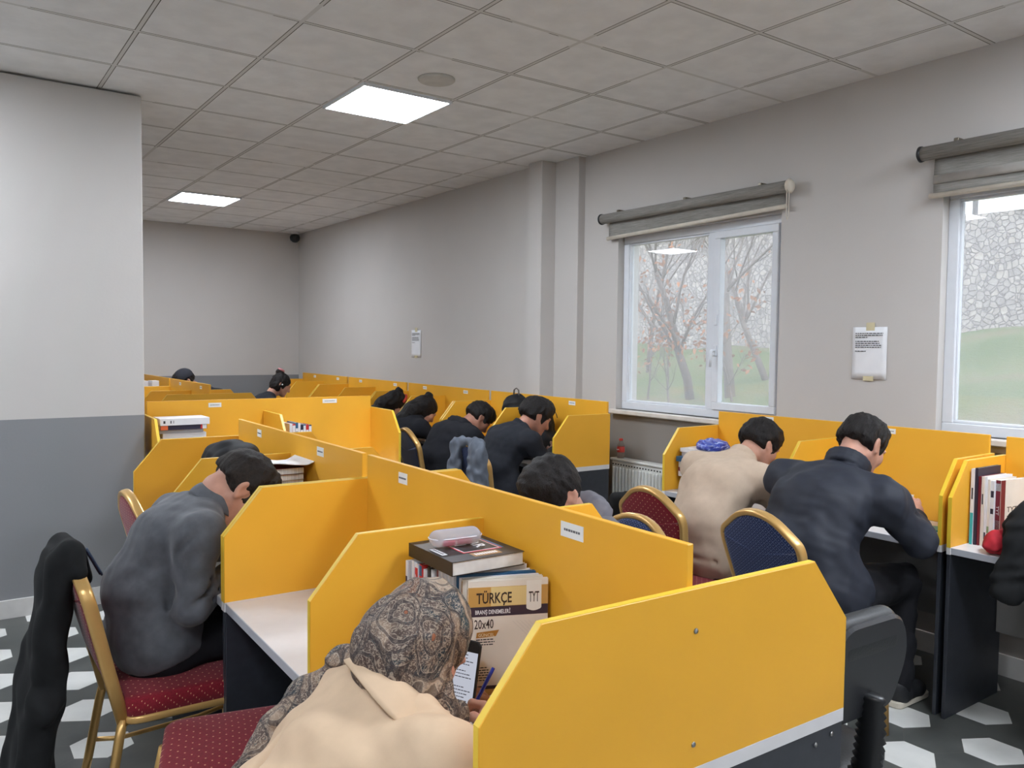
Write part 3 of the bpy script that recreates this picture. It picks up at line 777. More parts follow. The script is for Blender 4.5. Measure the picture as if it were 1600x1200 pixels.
# ------------------------------------------------------------------ outside: grassy bank, stone wall, bare trees
def grass_mat():
    q = NT('bank_grass'); n = q.noise(1.1, 5, .6); f = q.noise(22, 4, .7)
    c = q.mix(f, q.ramp(n, [(.35, S3(82, 102, 58)), (.5, S3(108, 126, 76)), (.68, S3(134, 124, 98))]), q.ramp(n, [(.3, S3(104, 130, 68)), (.7, S3(146, 138, 108))]))
    q.bump(f, .8, .06); return q.fin(c, .95, 0, .1)
def stone_mat():
    q = NT('rubble_stone'); v = q.voro(12.5, feature='DISTANCE_TO_EDGE'); cc = q.voro(12.5, out='Color')
    c = q.mix(.5, q.ramp(q.sep(cc)[0], [(0, S3(164, 156, 154)), (.5, S3(186, 178, 174)), (1, S3(216, 204, 194))]), q.ramp(q.noise(9, 4), [(.3, S3(140, 134, 130)), (.7, S3(200, 194, 190))]))
    c = q.mix(q.m2('LESS_THAN', v, .045), c, S3(130, 124, 122)); q.bump(q.m2('MINIMUM', v, .12), .8, .12); return q.fin(c, .95, 0, .1)
rs = np.random.RandomState(3)
def bank_z(x, y):
    base = 1.62+.045*(9.5-y) if y < 9.5 else 1.62
    u = max(0, min(1, (x-4.75)/6.2))
    return .30+(base-.30)*(u**.8)+.05*math.sin(1.7*x+.6*y)+.04*math.sin(2.9*y-1.1*x)
b = MB(); b.grid(lambda u, v: (4.62+9*u, -4+30*v, bank_z(4.62+9*u, -4+30*v)), 60, 120)
o = b.build('grass_bank', grass_mat()); struct(o)
def wtop(y): return 3.39 if y < 5.2 else min(4.7, 3.39+.17*(y-5.2))
S = MB(); ST = stone_mat()
def stw(u, v):
    y = -4+30*u; z0 = 1.1; zt = wtop(y); z = z0+(zt-z0)*v
    return (11.0+.25*v+.05*math.sin(13*y+3*z)*math.sin(9*z+2*y), y, z)
S.grid(stw, 160, 24); S.grid(lambda u, v: (11.25+.5*v, -4+30*u, wtop(-4+30*u)), 40, 3)
o = S.build('stone_retaining_wall', ST); struct(o)
M_post = simple('fence_post_metal', S3(150, 150, 154), .5)
t = thing('boundary_fence', 'thin grey wire fence on top of the stone wall outside the right window', 'fence', (11.4, 5, 3.2))
for k in range(8):
    y = -3+2.4*k; m = MB(); m.tube([(0, y-5+1.1, wtop(y+1.1)-3.22), (0, y-5+1.1, wtop(y+1.1)-3.2+1.3)], .035, n=8); m.build('post', M_post, t)
for h in (.3, .75, 1.2):
    m = MB(); m.tube([(0, -3-5+1.1+.4*k, wtop(-3+.4*k+1.1)-3.2+h) for k in range(43)], .006, n=5); m.build('wire', M_post, t)
M_bark = simple('pale_bark', S3(128, 116, 108), .9, var=.25, vs=9, bump=.5, bs=40)
M_twig = M_bark
M_dry = simple('dry_leaf', S3(190, 128, 84), .9, var=.3, vs=5)
def tree(label, base, lean, h, r0, seed, leaves=60, fork=.35):
    rnd = random.Random(seed); t = thing('bare_tree', label, 'tree', base, 0, 'bare trees on the bank')
    trunk = MB(); twigs = MB(); lv = MB(); tips = []
    def grow(p, d, L, r, depth, mb):
        pts = [np.array(p)]; n = 5; dd = nrm(d)
        for i in range(n):
            dd = nrm(dd+np.array([rnd.gauss(0, .10), rnd.gauss(0, .10), rnd.gauss(.04, .08)])); pts.append(pts[-1]+dd*L/n)
        mb.tube(pts, [r*(1-.5*i/n) for i in range(n+1)], n=7 if depth < 2 else 3)
        if depth >= 4: tips.append(pts[-1]); tips.append(pts[3]); return
        for k in range(4 if depth > 0 else 7):
            i = rnd.randint(1 if depth else 2, n); a = rnd.uniform(0, 6.28); sp = rnd.uniform(.5, 1.0)
            nd = nrm(dd*(.9)+sp*np.array([.5*math.cos(a), math.sin(a), .3*math.cos(a*2)]))
            grow(pts[i], nd, L*rnd.uniform(.5, .75), r*(1-.5*i/n)*rnd.uniform(.36, .55), depth+1, twigs)
    grow((0, 0, -.1), lean, h, r0, 0, trunk)
    trunk.build('trunk', M_bark, t); twigs.build('branches', M_twig, t)
    for k in range(leaves):
        p = tips[rnd.randrange(len(tips))]+np.array([rnd.gauss(0, .05) for _ in range(3)]); a = nrm([rnd.gauss(0, 1) for _ in range(3)]); c = nrm(np.cross(a, [rnd.gauss(0, 1), .3, .5])); s = rnd.uniform(.02, .045)
        lv.add([p-a*s, p+c*s*.5+np.array((0, 0, .006)), p+a*s, p-c*s*.5+np.array((0, 0, .006))], [(0, 1, 2, 3)], False)
    if leaves: lo = lv.build('dry_leaves', M_dry, t); lo['kind'] = 'stuff'
    return t
tree('bare forked tree seen through the left pane, trunk leaning left', (7.5, 6.72, bank_z(7.5, 6.72)), (.0, .22, 1), 1.7, .06, 5, 140)
tree('bare tree with an upright pale trunk seen through the right pane', (7.5, 6.12, bank_z(7.5, 6.12)), (0, .03, 1), 2.2, .065, 9, 110)
tree('thin bare tree slanting across the top of the right pane', (8.3, 6.2, bank_z(8.3, 6.2)), (0, .42, 1), 2.2, .045, 21, 60)
tree('slender bare tree close to the left edge of the left pane', (8.4, 8.35, bank_z(8.4, 8.35)), (0, -.12, 1), 1.9, .04, 33, 90)

for k, (x, y, h_) in enumerate([(7.0, 6.55, .75), (7.1, 5.75, .7), (7.2, 7.15, .8)]):
    tree('low thorny shrub with dry orange twigs, %s of three below the trees' % ('leftmost', 'middle', 'rightmost')[(1, 2, 0)[k]], (x, y, bank_z(x, y)), (.1*(k-1), .2, 1), h_, .016, 60+k, 160)
# ------------------------------------------------------------------ people
def skin_mat(name, c):
    if name in MATS: return MATS[name]
    q = NT(name); n = q.noise(30, 4)
    col = q.mix(q.m2('MULTIPLY', q.noise(9, 2), .22), q.ramp(n, [(.3, tuple(k*.9 for k in c)), (.7, tuple(min(1, k*1.08) for k in c))]), S3(190, 110, 92))
    q.b.inputs['Subsurface Weight'].default_value = .12; q.b.inputs['Subsurface Radius'].default_value = (.012, .005, .003)
    q.bump(q.noise(350, 2), .12, .001); MATS[name] = q.fin(col, .5, 0, .35); return MATS[name]
def hair_mat(name, c):
    if name in MATS: return MATS[name]
    q = NT(name); x, y, z = q.sep(q.co())
    n = q.noise(1, 4, .65, vec=q.comb(q.m2('MULTIPLY', x, 70), q.m2('MULTIPLY', y, 230), q.m2('MULTIPLY', z, 70)), dist=.4)
    q.bump(n, .8, .006); MATS[name] = q.fin(q.ramp(n, [(.3, tuple(k*.35 for k in c)), (.75, tuple(k*1.1 for k in c))]), .55, 0, .22); return MATS[name]
SK = skin_mat('skin', S3(190, 146, 126)); SK2 = skin_mat('skin_deep', S3(170, 124, 104))
HR = hair_mat('black_hair', S3(36, 32, 31)); HR2 = hair_mat('brown_black_hair', S3(44, 37, 33))

def hframe(c, f, u, s=1.0):
    f = nrm(f); u = np.array(u, float); u = nrm(u-f*(u@f)); l = np.cross(u, f)
    return np.array(c, float), np.stack([f, l, u], 1), s
def add_head(S, H):
    c, R, s = H
    def e(p, r, k=.02, op='u', rot=None): S.ell(c+R@np.array(p)*s, np.array(r)*s, R if rot is None else R@rot, k, op)
    def cp(a, b, ra, rb, k=.015, op='u'): S.cap(c+R@np.array(a)*s, c+R@np.array(b)*s, ra*s, rb*s, k, None, op)
    e((-.012, 0, .027), (.096, .076, .09)); e((.035, 0, -.035), (.06, .056, .078), .04); e((.07, 0, -.096), (.021, .025, .019), .03)
    for sd in (-1, 1):
        cp((.0, sd*.055, -.045), (.06, sd*.022, -.096), .02, .017, .03); e((.06, sd*.037, -.027), (.026, .024, .026), .03)
        e((.1, sd*.032, .006), (.02, .017, .011), .012, 's'); e((.078, sd*.032, .004), (.0125, .0135, .011), .004)
        cp((.084, sd*.045, .023), (.092, sd*.012, .020), .008, .009, .012)
        e((.1, sd*.012, -.036), (.01, .008, .008), .008)
        rot = np.array([[math.cos(sd*.35), -math.sin(sd*.35), 0], [math.sin(sd*.35), math.cos(sd*.35), 0], [0, 0, 1]]).T
        e((-.012, sd*.079, -.004), (.026, .009, .034), .008, 'u', rot); e((-.006, sd*.088, .0), (.014, .007, .02), .006, 's', rot); e((-.008, sd*.08, -.034), (.01, .007, .011), .008)
    cp((.091, 0, .012), (.111, 0, -.031), .0085, .013, .014)
    e((.088, 0, -.062), (.012, .023, .006), .008); e((.086, 0, -.073), (.012, .02, .007), .008); e((.1, 0, -.0675), (.012, .022, .0016), .004, 's')
def hair_local(H, kind, seed=0, h=.005):
    """hair volume in the head frame, returned in world space"""
    c, R, s = H
    S = SDF((-.24, -.15, -.36), (.16, .15, .2), h)
    if kind in ('short', 'fade', 'thick'):
        t = dict(short=.003, fade=.002, thick=.012)[kind]
        S.ell((-.014, 0, .034), (.106+t, .084+t, .095+t), k=.01); S.ell((.035, 0, .088), (.07, .062, .042+t), k=.03)
        S.ell((-.03, 0, -.01), (.088+t, .078+t*.6, .07), k=.03)
        S.ell((.125, 0, -.045), (.085, .1, .1), k=.02, op='s')
        for sd in (-1, 1): S.ell((.015, sd*.1, -.03), (.055, .03, .055), k=.012, op='s')
        S.cut((0, 0, -.058 if kind != 'fade' else -.045), (-.25, 0, -1), k=.02)
    else:
        S.ell((-.016, 0, .032), (.108, .088, .098), k=.01); S.ell((-.03, 0, -.03), (.09, .086, .09), k=.03)
        S.ell((.125, 0, -.035), (.08, .075, .1), k=.02, op='s')
        if kind == 'bun': S.ell((-.075, 0, .115), (.045, .045, .04), k=.015)
        if kind == 'long':
            S.chain([(-.05, 0, .02), (-.1, .0, -.08), (-.12, .01, -.2), (-.1, .02, -.3)], [.08, .07, .05, .02], k=.03, sq=((0, 1, 0), 1.3))
            S.ell((-.06, 0, .125), (.04, .04, .03), k=.015)
    S.wr(.0028, .05, seed, (1, 1.5, .4)); S.wr(.0015, .018, seed+1, (.6, 1.6, .3))
    m = MB(); V, F = S.mesh(); m.add(c+(V*s)@R.T, F.tolist(), True); return m
def add_hand(S, w, d, n, t, curl=.5, s=1.0, k=.006):
    """w wrist, d towards the fingers, n palm side, t thumb side"""
    d = nrm(d); n = nrm(np.array(n)-d*(np.array(n)@d)); tt = np.cross(d, n); tt = tt if tt@np.array(t) > 0 else -tt
    w = np.array(w, float); P = lambda a, b, c: w+(d*a+tt*b+n*c)*s
    S.ell(P(.05, 0, .0), np.array((.052, .04, .016))*s, np.stack([d, tt, n], 1), k*2)
    S.cap(P(-.03, 0, 0), P(.03, 0, 0), .025*s, .026*s, .02)
    for off, ln in ((.030, .072), (.0105, .08), (-.0105, .074), (-.030, .058)):
        p = P(.088, off, 0); a = 0.0; r = .0092*s
        for sg, cu in ((.46, .5), (.31, .8), (.25, .5)):
            a += curl*cu; q = p+(d*math.cos(a)+n*math.sin(a)+tt*off*1.2)*ln*sg*s; S.cap(p, q, r, r*.9, k); p = q; r *= .9
    p = P(.02, .03, .006); q = P(.055, .056, .018); r2 = P(.088, .052, .028)
    S.cap(p, q, .0125*s, .0105*s, .012); S.cap(q, r2, .0105*s, .0085*s, k)

def person(label, J, top, trs, hair, skin=SK, hs=1.0, w=1.0, h=.009, hh=.005, seed=0, collar=None, cuff=True, folds=.003, hem=True, shoes=None, handh=None, hood=False, mats=None, name_top='sweater', hair_m=None, hand_fn=None, curl=.55, sole=None, lw=1.0, flap=None, flap_off=None, grooves=()):
    J = {k: np.array(v, float) for k, v in J.items()}
    d = 1.0 if J['hf'][0] >= 0 else -1.0
    lat = (0, 1, 0)
    root = thing('person', label, 'person', (J['pel'][0], J['pel'][1], 0))
    off = np.array(root.location)
    H = hframe(J['head'], J['hf'], J['hu'], hs)
    hips = [J['pel']+np.array((.02*d, sd*.09*w, -.01)) for sd in (-1, 1)]
    K = ['R', 'L']; sdv = {'R': -d, 'L': d}      # right hand is at -y when facing +x
    for k in K:
        J.setdefault('kn'+k, J['pel']+np.array((.44*d, sdv[k]*.12, -.02))); J.setdefault('an'+k, J['kn'+k]+np.array((-.06*d, 0, -.44)))
        J.setdefault('hd'+k, nrm(J['wr'+k]-J['el'+k])*.7+np.array((.3*d, 0, -.12)))
    pts = np.array([v for k, v in J.items() if k not in ('hf', 'hu', 'hdR', 'hdL')])
    def torso(S, g, arms=True):
        q = ((0, 1, 0), 1.36*w)
        S.cap(J['pel'], J['mid'], .118*w+g, .120*w+g, .05, (lat, 1.36)); S.cap(J['mid'], J['chest'], .120*w+g, .122*w+g, .05, (lat, 1.4)); S.cap(J['chest'], J['neck'], .12*w+g, .058+g, .05, (lat, 1.36))
        for k in K:
            S.cap(J['sh'+k], J['neck']*.75+J['chest']*.25, .066*w+g, .062+g, .05); S.cap(J['chest']*.6+J['neck']*.4+np.array((0, sdv[k]*.08, 0)), J['sh'+k], .085*w+g, .066*w+g, .05)
            if arms:
                S.cap(J['sh'+k], J['el'+k], .066*w+g, .052*w+g, .04); S.cap(J['el'+k], J['wr'+k], .052*w+g, .036+g, .025)
    def legs(S, g):
        S.cap(hips[0], hips[1], .125*w+g, .125*w+g, .04)
        for i, k in enumerate(K):
            hp = hips[0] if sdv[k] < 0 else hips[1]
            S.cap(hp, J['kn'+k], .092*w*lw+g, .068*lw+g, .04); S.cap(J['kn'+k], J['an'+k], .064*lw+g, .045*lw+g, .025)
    # ---- body: one skin surface
    S = SDF(pts.min(0)-.24, pts.max(0)+.24, hh)
    torso(S, -.028); legs(S, -.026)
    nk = J['head']+H[1]@np.array((-.035, 0, -.06))*hs
    S.cap(nk, J['neck'], .056*hs, .062*hs, .03); add_head(S, H)
    if handh is None:
        for k in K:
            add_hand(S, J['wr'+k], J['hd'+k], (0, 0, -1), (0, -sdv[k], 0), curl)
    else:
        for k in K: S.cap(J['wr'+k]-nrm(J['hd'+k])*.03, J['wr'+k]+nrm(J['hd'+k])*.01, .024, .025, .02)
    m = MB(); S.to(m, 1)
    if handh is not None:
        for k in K:
            G = SDF(J['wr'+k]-.22, J['wr'+k]+.22, handh)
            if hand_fn is not None and k in hand_fn: hand_fn[k](G)
            else: add_hand(G, J['wr'+k], J['hd'+k], (0, 0, -1), (0, -sdv[k], 0), curl)
            G.to(m, 1)
    m.build('body', skin, root, off)
    # ---- trousers and shoes
    S = SDF(np.minimum(np.minimum(J['pel'], J['anR']), np.minimum(J['anL'], np.minimum(J['knR'], J['knL'])))-.22, np.maximum(np.maximum(J['pel'], J['anR']), np.maximum(J['knR'], J['knL']))+.22, max(h, .010))
    legs(S, .004); S.wr(folds*.9, .10, seed+5)
    for k in K: S.cut(J['an'+k]+np.array((0, 0, -.03)), (0, 0, -1), J['an'+k]-.12, J['an'+k]+np.array((.12, .12, .02)))
    m = MB(); S.to(m, 1); m.build('trousers', trs, root, off)
    for k in K:
        a = J['an'+k]; S = SDF((a[0]-.2, a[1]-.08, 0), (a[0]+.25, a[1]+.08, a[2]+.1), .008)
        S.chain([(a[0]-.02*d, a[1], a[2]), (a[0]+.0*d, a[1], .055), (a[0]+.13*d, a[1], .045), (a[0]+.17*d, a[1], .042)], [.048, .047, .042, .034], k=.02)
        S.cut((0, 0, .022), (0, 0, -1)); m = MB(); S.to(m, 1); so = m.build('shoe', shoes or M_shoe, root, off)
        o = round_poly([(a[0]-.055*d, a[1]-.038*d), (a[0]+.21*d, a[1]-.042*d), (a[0]+.21*d, a[1]+.042*d), (a[0]-.055*d, a[1]+.038*d)], [.035, .04, .04, .035], 5)
        m = MB(); m.slab(o, .001, .032, .006, cb=0); m.build('sole', sole or M_sole, so, off)
    # ---- upper garment
    S = SDF(pts.min(0)-.24, pts.max(0)+.24, h)
    torso(S, .004)
    S.cap(hips[0]+np.array((0, 0, .03)), hips[1]+np.array((0, 0, .03)), (.132+.012)*w, (.132+.012)*w, .05)
    S.wr(folds, .16, seed); S.wr(folds*.3, .07, seed+2)
    for k in K:     # creases in the bend of the elbow and under the arm
        e = J['el'+k]; a1 = nrm(J['sh'+k]-e); a2 = nrm(J['wr'+k]-e); bi = nrm(a1+a2+1e-6); lt = nrm(np.cross(a1, a2)+1e-6)
        for dd, q in ((a1*.035, .8), (a1*.075, 1.0), (a2*.03, .8), (a2*.065, 1.0)):
            c0 = e+dd+bi*.048*q*w; S.cap(c0-lt*.05-bi*.022, c0+lt*.05-bi*.022, .005, .004, .014, None, 's')
        a0 = J['sh'+k]+np.array((-.03*d, -sdv[k]*.035, -.085)); S.cap(a0+np.array((-.03*d, sdv[k]*.055, .05)), a0+np.array((.02*d, sdv[k]*.05, -.03)), .006, .005, .016, None, 's')
    for ga, gb, gr in grooves: S.cap(ga, gb, gr, gr*.7, .022, None, 's')
    if hem:
        hz = J['pel'][2]-.055; S.cut((J['pel'][0], 0, hz), (.32*d, 0, -1), np.array((J['pel'][0]-.4, J['pel'][1]-.4, 0)), np.array((J['pel'][0]+.3, J['pel'][1]+.4, hz+.14)))
    for k in K:
        e, wv = J['el'+k], J['wr'+k]; ax = nrm(wv-e); S.cut(wv-ax*.012, ax, wv-.085, wv+.085, .004)
        if cuff: S.cap(wv-ax*.045, wv-ax*.02, .042, .041, .006)
    ax = nrm(nk-J['neck'])
    b1 = nrm(np.cross(ax, (0, 1, 0))); b2 = np.cross(ax, b1)
    if collar:
        r, th, ht = collar
        for q in np.linspace(0, ht, max(2, int(ht/.012))):
            ring = [J['neck']+ax*(.012+q)+(b1*math.cos(a)+b2*math.sin(a))*(r+.12*q) for a in np.linspace(0, 2*PI, 21)]
            S.chain(ring, th, k=.004)
        S.cap(J['neck']+ax*(.03+ht), J['neck']+ax*(.05+ht+.05), r-th*1.3, r-th*.8, k=.004, op='s')
    m = MB(); S.to(m, 1); topo = m.build(name_top, top, root, off)
    if flap:        # turned-down collar
        rt, ht, rb, hb, fax = flap; fx = nrm(fax); f1 = nrm(np.cross(fx, (0, 1, 0))*-1); f2 = np.cross(fx, f1)
        def cf(u, v):
            a = PI+(u-.5)*2*2.75; q = v*2-1
            if q < 0: r_, h_ = rt-.004*(1+q), ht*(1+q)+(-.02)*(-q)
            else: r_, h_ = rt+(rb-rt)*q**.9+.004*math.sin(PI*q), ht+(hb-ht)*q
            return J['neck']+(np.array(flap_off) if flap_off is not None else 0)+fx*(h_+.004*math.sin(5*u*PI))+(f1*math.cos(a)*d+f2*math.sin(a))*r_
        m = MB(); m.sheet(cf, 40, 15, .005); m.build('collar', top, root, off)
    if hood:
        S = SDF(J['neck']-.2, J['neck']+.2, h)
        for a in np.linspace(-1.9, 1.9, 9): pass
        c0 = J['neck']-ax*.0+np.array((-.055*d, 0, .01))
        S.chain([c0+np.array((.05*d, -.10, -.015)), c0+np.array((-.01*d, -.075, .02)), c0+np.array((-.035*d, 0, .03)), c0+np.array((-.01*d, .075, .02)), c0+np.array((.05*d, .10, -.015))], [.03, .042, .05, .042, .03], k=.03)
        S.wr(.004, .06, seed+9); m = MB(); S.to(m, 1); m.build('hood', top, root, off)
    if hair:
        hm = hair_local(H, hair, seed, hh if hh < .007 else .007)
        hm.build('hair', hair_m or HR, root, off)
    root['_H'] = 0; del root['_H']
    return root, H, off
M_shoe = simple('black_shoe', S3(30, 31, 34), .6); M_sole = simple('white_sole', S3(206, 198, 182), .6)
C_grey = cloth('grey_wool', S3(80, 82, 87), .95, .18, .3, 7, .6, .2)
C_blk = cloth('black_trousers', S3(24, 24, 28), .9, .15, .3)
C_jack = cloth('black_jacket_cloth', S3(40, 43, 52), .62, .10, .45, 6, .2)
C_beige = cloth('beige_sweatshirt', S3(188, 168, 148), .92, .05, .3, 7, .3)
C_coat = cloth('beige_coat', S3(200, 174, 146), .8, .04, .25, 5, .2)
C_blk2 = cloth('black_sweater', S3(34, 36, 42), .9, .15, .35, 8, .4)
C_blk3 = cloth('black_hoodie_cloth', S3(30, 31, 36), .9, .15, .35, 8, .4)
C_hood = cloth('grey_hoodie_cloth', S3(112, 110, 116), .92, .12, .35, 8, .4)
C_dark = cloth('dark_brown_top', S3(40, 36, 36), .9, .15, .3)
C_jean = cloth('dark_jeans', S3(36, 40, 50), .85, .15, .3)

# man in the grey sweater
J = dict(pel=(.60, 2.98, .57), mid=(.585, 2.98, .74), chest=(.675, 2.98, .90), neck=(.80, 2.975, 1.0), head=(.905, 2.965, 1.06), hf=(.47, -.02, -.88), hu=(.88, 0, .47),
         shR=(.715, 2.785, .945), shL=(.73, 3.165, .945), elR=(.685, 2.745, .715), elL=(.80, 3.23, .79), wrR=(.865, 2.865, .805), wrL=(.98, 3.12, .79), hdR=(.35, .1, .9), hdL=(.8, -.4, -.1),
         knR=(1.03, 2.86, .555), knL=(1.03, 3.09, .555), anR=(.98, 2.86, .09), anL=(.95, 3.09, .09))
person('young man in grey sweater bent over his desk, side face showing', J, C_grey, C_blk, 'fade', hs=1.08, h=.007, hh=.005, seed=3, grooves=(((.60, 2.765, .86), (.70, 2.70, .985), .007), ((.63, 2.70, .80), (.77, 2.70, .86), .006), ((.66, 2.69, .73), (.80, 2.75, .83), .006), ((.62, 2.79, .72), (.60, 2.78, .84), .008)), flap=(.070, .058, .088, .005, (.62, 0, .78)), handh=.0035, hair_m=HR2, folds=.0035)
# broad man in the black jacket
J = dict(pel=(2.985, 2.03, .58), mid=(2.985, 2.03, .75), chest=(3.085, 2.03, .92), neck=(3.27, 2.035, 1.055), head=(3.415, 2.04, 1.16), hf=(.80, -.12, -.58), hu=(.58, 0, .81),
         shR=(3.19, 1.80, .965), shL=(3.19, 2.27, .985), elR=(3.325, 1.715, .80), elL=(3.42, 2.36, .81), wrR=(3.64, 1.90, .83), wrL=(3.70, 2.22, .79), hdR=(.5, .45, .5), hdL=(.8, -.3, -.1),
         knR=(3.56, 1.92, .545), knL=(3.54, 2.18, .545), anR=(3.50, 1.88, .09), anL=(3.44, 2.2, .09))
rJ = person('broad man in black jacket writing under the window, seen from behind', J, C_jack, C_blk, 'fade', hs=1.08, w=1.2, h=.008, hh=.006, seed=11, collar=(.082, .014, .04), handh=.004, grooves=(((3.27, 1.76, .93), (3.10, 1.92, .99), .007), ((3.22, 1.80, .86), (3.0, 1.90, .90), .006), ((3.1, 1.84, .70), (2.95, 1.92, .76), .007), ((3.34, 1.69, .90), (3.22, 1.72, .93), .006)), folds=.005, lw=1.15, name_top='jacket', hair_m=HR)
# young man in the beige sweatshirt
J = dict(pel=(3.10, 2.66, .57), mid=(3.09, 2.66, .74), chest=(3.19, 2.68, .89), neck=(3.39, 2.70, 1.01), head=(3.555, 2.70, 1.085), hf=(.76, -.2, -.62), hu=(.62, .0, .78),
         shR=(3.315, 2.49, .935), shL=(3.30, 2.905, .955), elR=(3.385, 2.425, .80), elL=(3.46, 2.98, .80), wrR=(3.64, 2.64, .80), wrL=(3.70, 2.84, .79),
         knR=(3.54, 2.56, .555), knL=(3.54, 2.78, .555))
person('young man in beige sweatshirt with dark curly hair seated on the red chair', J, C_beige, C_blk, 'thick', hs=1.0, w=1.08, h=.008, hh=.006, seed=21, grooves=(((3.36, 2.55, 1.0), (3.19, 2.50, .84), .006), ((2.955, 2.48, .585), (2.955, 2.84, .585), .008), ((3.12, 2.50, .585), (2.955, 2.50, .585), .007), ((3.05, 2.60, .80), (3.2, 2.48, .72), .007)), collar=(.068, .012, .02), handh=.005, folds=.0035, name_top='sweatshirt')
# woman in the headscarf
PEN = (np.array((.922, 1.458, .757)), np.array((.985, 1.432, .888)))
def pen_hand(G):
    A = np.array
    G.cap((.955, 1.30, .795), (.985, 1.345, .795), .027, .026, .01); G.ell((.972, 1.39, .797), (.036, .05, .024), rotz(.25)[:3, :3], .012)
    for P, r in (([(.958, 1.425, .815), (.940, 1.447, .815), (.934, 1.452, .79)], .0095), ([(.972, 1.432, .806), (.955, 1.462, .796), (.938, 1.463, .772)], .0095), ([(.984, 1.43, .795), (.975, 1.46, .780), (.955, 1.458, .767)], .009), ([(.99, 1.42, .785), (.985, 1.446, .768), (.967, 1.446, .762)], .008), ([(.948, 1.375, .795), (.922, 1.413, .803), (.926, 1.443, .788)], .0105)):
        G.chain(P, [r, r*.95, r*.8], k=.006)
J = dict(pel=(.44, 1.42, .57), mid=(.50, 1.42, .67), chest=(.65, 1.42, .775), neck=(.765, 1.42, .875), head=(.806, 1.43, .985), hf=(.70, -.10, -.70), hu=(.70, 0, .71),
         shR=(.735, 1.235, .835), shL=(.72, 1.59, .83), elR=(.85, 1.165, .81), elL=(.79, 1.69, .81), wrR=(.955, 1.30, .795), wrL=(.94, 1.62, .785), hdR=(.3, .9, 0), hdL=(.8, -.3, -.1),
         knR=(.80, 1.32, .555), knL=(.80, 1.54, .555))
rW, HW, offW = person('woman in paisley headscarf and beige coat writing with a blue pen', J, C_coat, C_blk, None, hs=.94, h=.0065, hh=.0055, seed=31, flap=(.094, .052, .142, -.006, (.68, -.12, .72)), flap_off=(-.016, 0, -.006), grooves=(((.87, 1.22, .905), (.66, 1.33, .915), .008), ((.60, 1.52, .90), (.48, 1.46, .80), .007)), handh=.0032, hand_fn={'R': pen_hand}, folds=.0055, name_top='coat')
def paisley():
    q = NT('paisley_scarf'); co = q.co(); wob = q.n('ShaderNodeTexNoise'); q.inp(wob.inputs['Vector'], co); wob.inputs['Scale'].default_value = 11; wob.inputs['Detail'].default_value = 3
    wv = q.vm('ADD', co, q.vm('MULTIPLY', wob.outputs['Color'], (.05, .05, .05)))
    st = q.vm('MULTIPLY', wv, (1.0, 1.0, .62))
    big = q.voro(14, vec=st); bc = q.voro(14, vec=st, out='Color'); sm = q.voro(120, vec=wv); ed = q.voro(14, vec=st, feature='DISTANCE_TO_EDGE')
    fil = q.noise(150, 3, .6, vec=wv, dist=1.6); mid = q.noise(16, 3, .6, vec=wv, dist=1.0)
    ground = q.ramp(q.sep(bc)[0], [(0, S3(38, 50, 58)), (.26, S3(72, 58, 54)), (.42, S3(128, 108, 92)), (.58, S3(44, 62, 68)), (.74, S3(100, 66, 50)), (.86, S3(150, 130, 112))], 'CONSTANT')
    ground = q.mix(q.ramp(mid, [(.42, (0, 0, 0)), (.56, (1, 1, 1))]), ground, S3(82, 68, 62))
    c = q.mix(q.m2('MULTIPLY', q.m2('GREATER_THAN', fil, .53), .62), ground, S3(172, 156, 138))
    rings = q.m2('SINE', q.m2('MULTIPLY', big, 24))
    c = q.mix(q.m2('MULTIPLY', q.m2('GREATER_THAN', rings, .55), .6), c, S3(48, 42, 44))
    c = q.mix(q.m2('MULTIPLY', q.m2('LESS_THAN', q.m2('ABSOLUTE', q.m2('SUBTRACT', rings, .5)), .10), .5), c, S3(176, 162, 146))
    c = q.mix(q.m2('MULTIPLY', q.m2('LESS_THAN', sm, .16), .55), c, S3(62, 84, 88))
    c = q.mix(q.m2('MULTIPLY', q.m2('LESS_THAN', ed, .03), .55), c, S3(46, 40, 42))
    c = q.mix(q.m2('MULTIPLY', q.m2('LESS_THAN', big, .08), .8), c, S3(146, 88, 58))
    q.bump(q.noise(16, 3, .5, dist=.6), .35, .02); return q.fin(c, .6, 0, .3)
M_scarf = paisley()
c, R, s_ = HW
S = SDF((.56, 1.2, .76), (1.02, 1.64, 1.2), .005)
L = lambda a, b, d: c+R@np.array((a, b, d))*.95
S.ell(L(-.012, 0, .03), (.101, .086, .098), R, .02); S.ell(L(-.04, 0, -.03), (.074, .076, .088), R, .05); S.ell(L(.01, 0, -.05), (.072, .08, .085), R, .03)
S.cap(L(-.04, 0, -.06), np.array((.775, 1.41, .865)), .078, .070, .05); S.cap(L(.03, -.035, -.08), np.array((.835, 1.36, .845)), .05, .035, .04)
S.ell(L(.115, 0, -.035), (.05, .058, .085), R, .015, 's')
for k in range(5):
    a = -1.1+.5*k; S.cap(L(-.02-.07*math.cos(a), .085*math.sin(a)-.01, .0), np.array((.785+.025*math.cos(a), 1.40-.05*math.sin(a), .85)), .010, .014, .02)
S.wr(.003, .05, 3, (1, 1, .4)); m = MB(); S.to(m, 1); m.build('headscarf', M_scarf, rW, offW)
S = SDF((.25, 1.4, .4), (.9, 1.85, 1.1), .0065)
S.chain([(.77, 1.545, .925), (.715, 1.605, .90), (.64, 1.61, .855), (.56, 1.60, .795), (.50, 1.585, .73), (.44, 1.57, .65), (.40, 1.56, .56)], [.026, .032, .034, .034, .034, .034, .03], k=.02)
S.wr(.005, .05, 8); m = MB(); S.to(m, 1); m.build('scarf_tail', M_scarf, rW, offW)
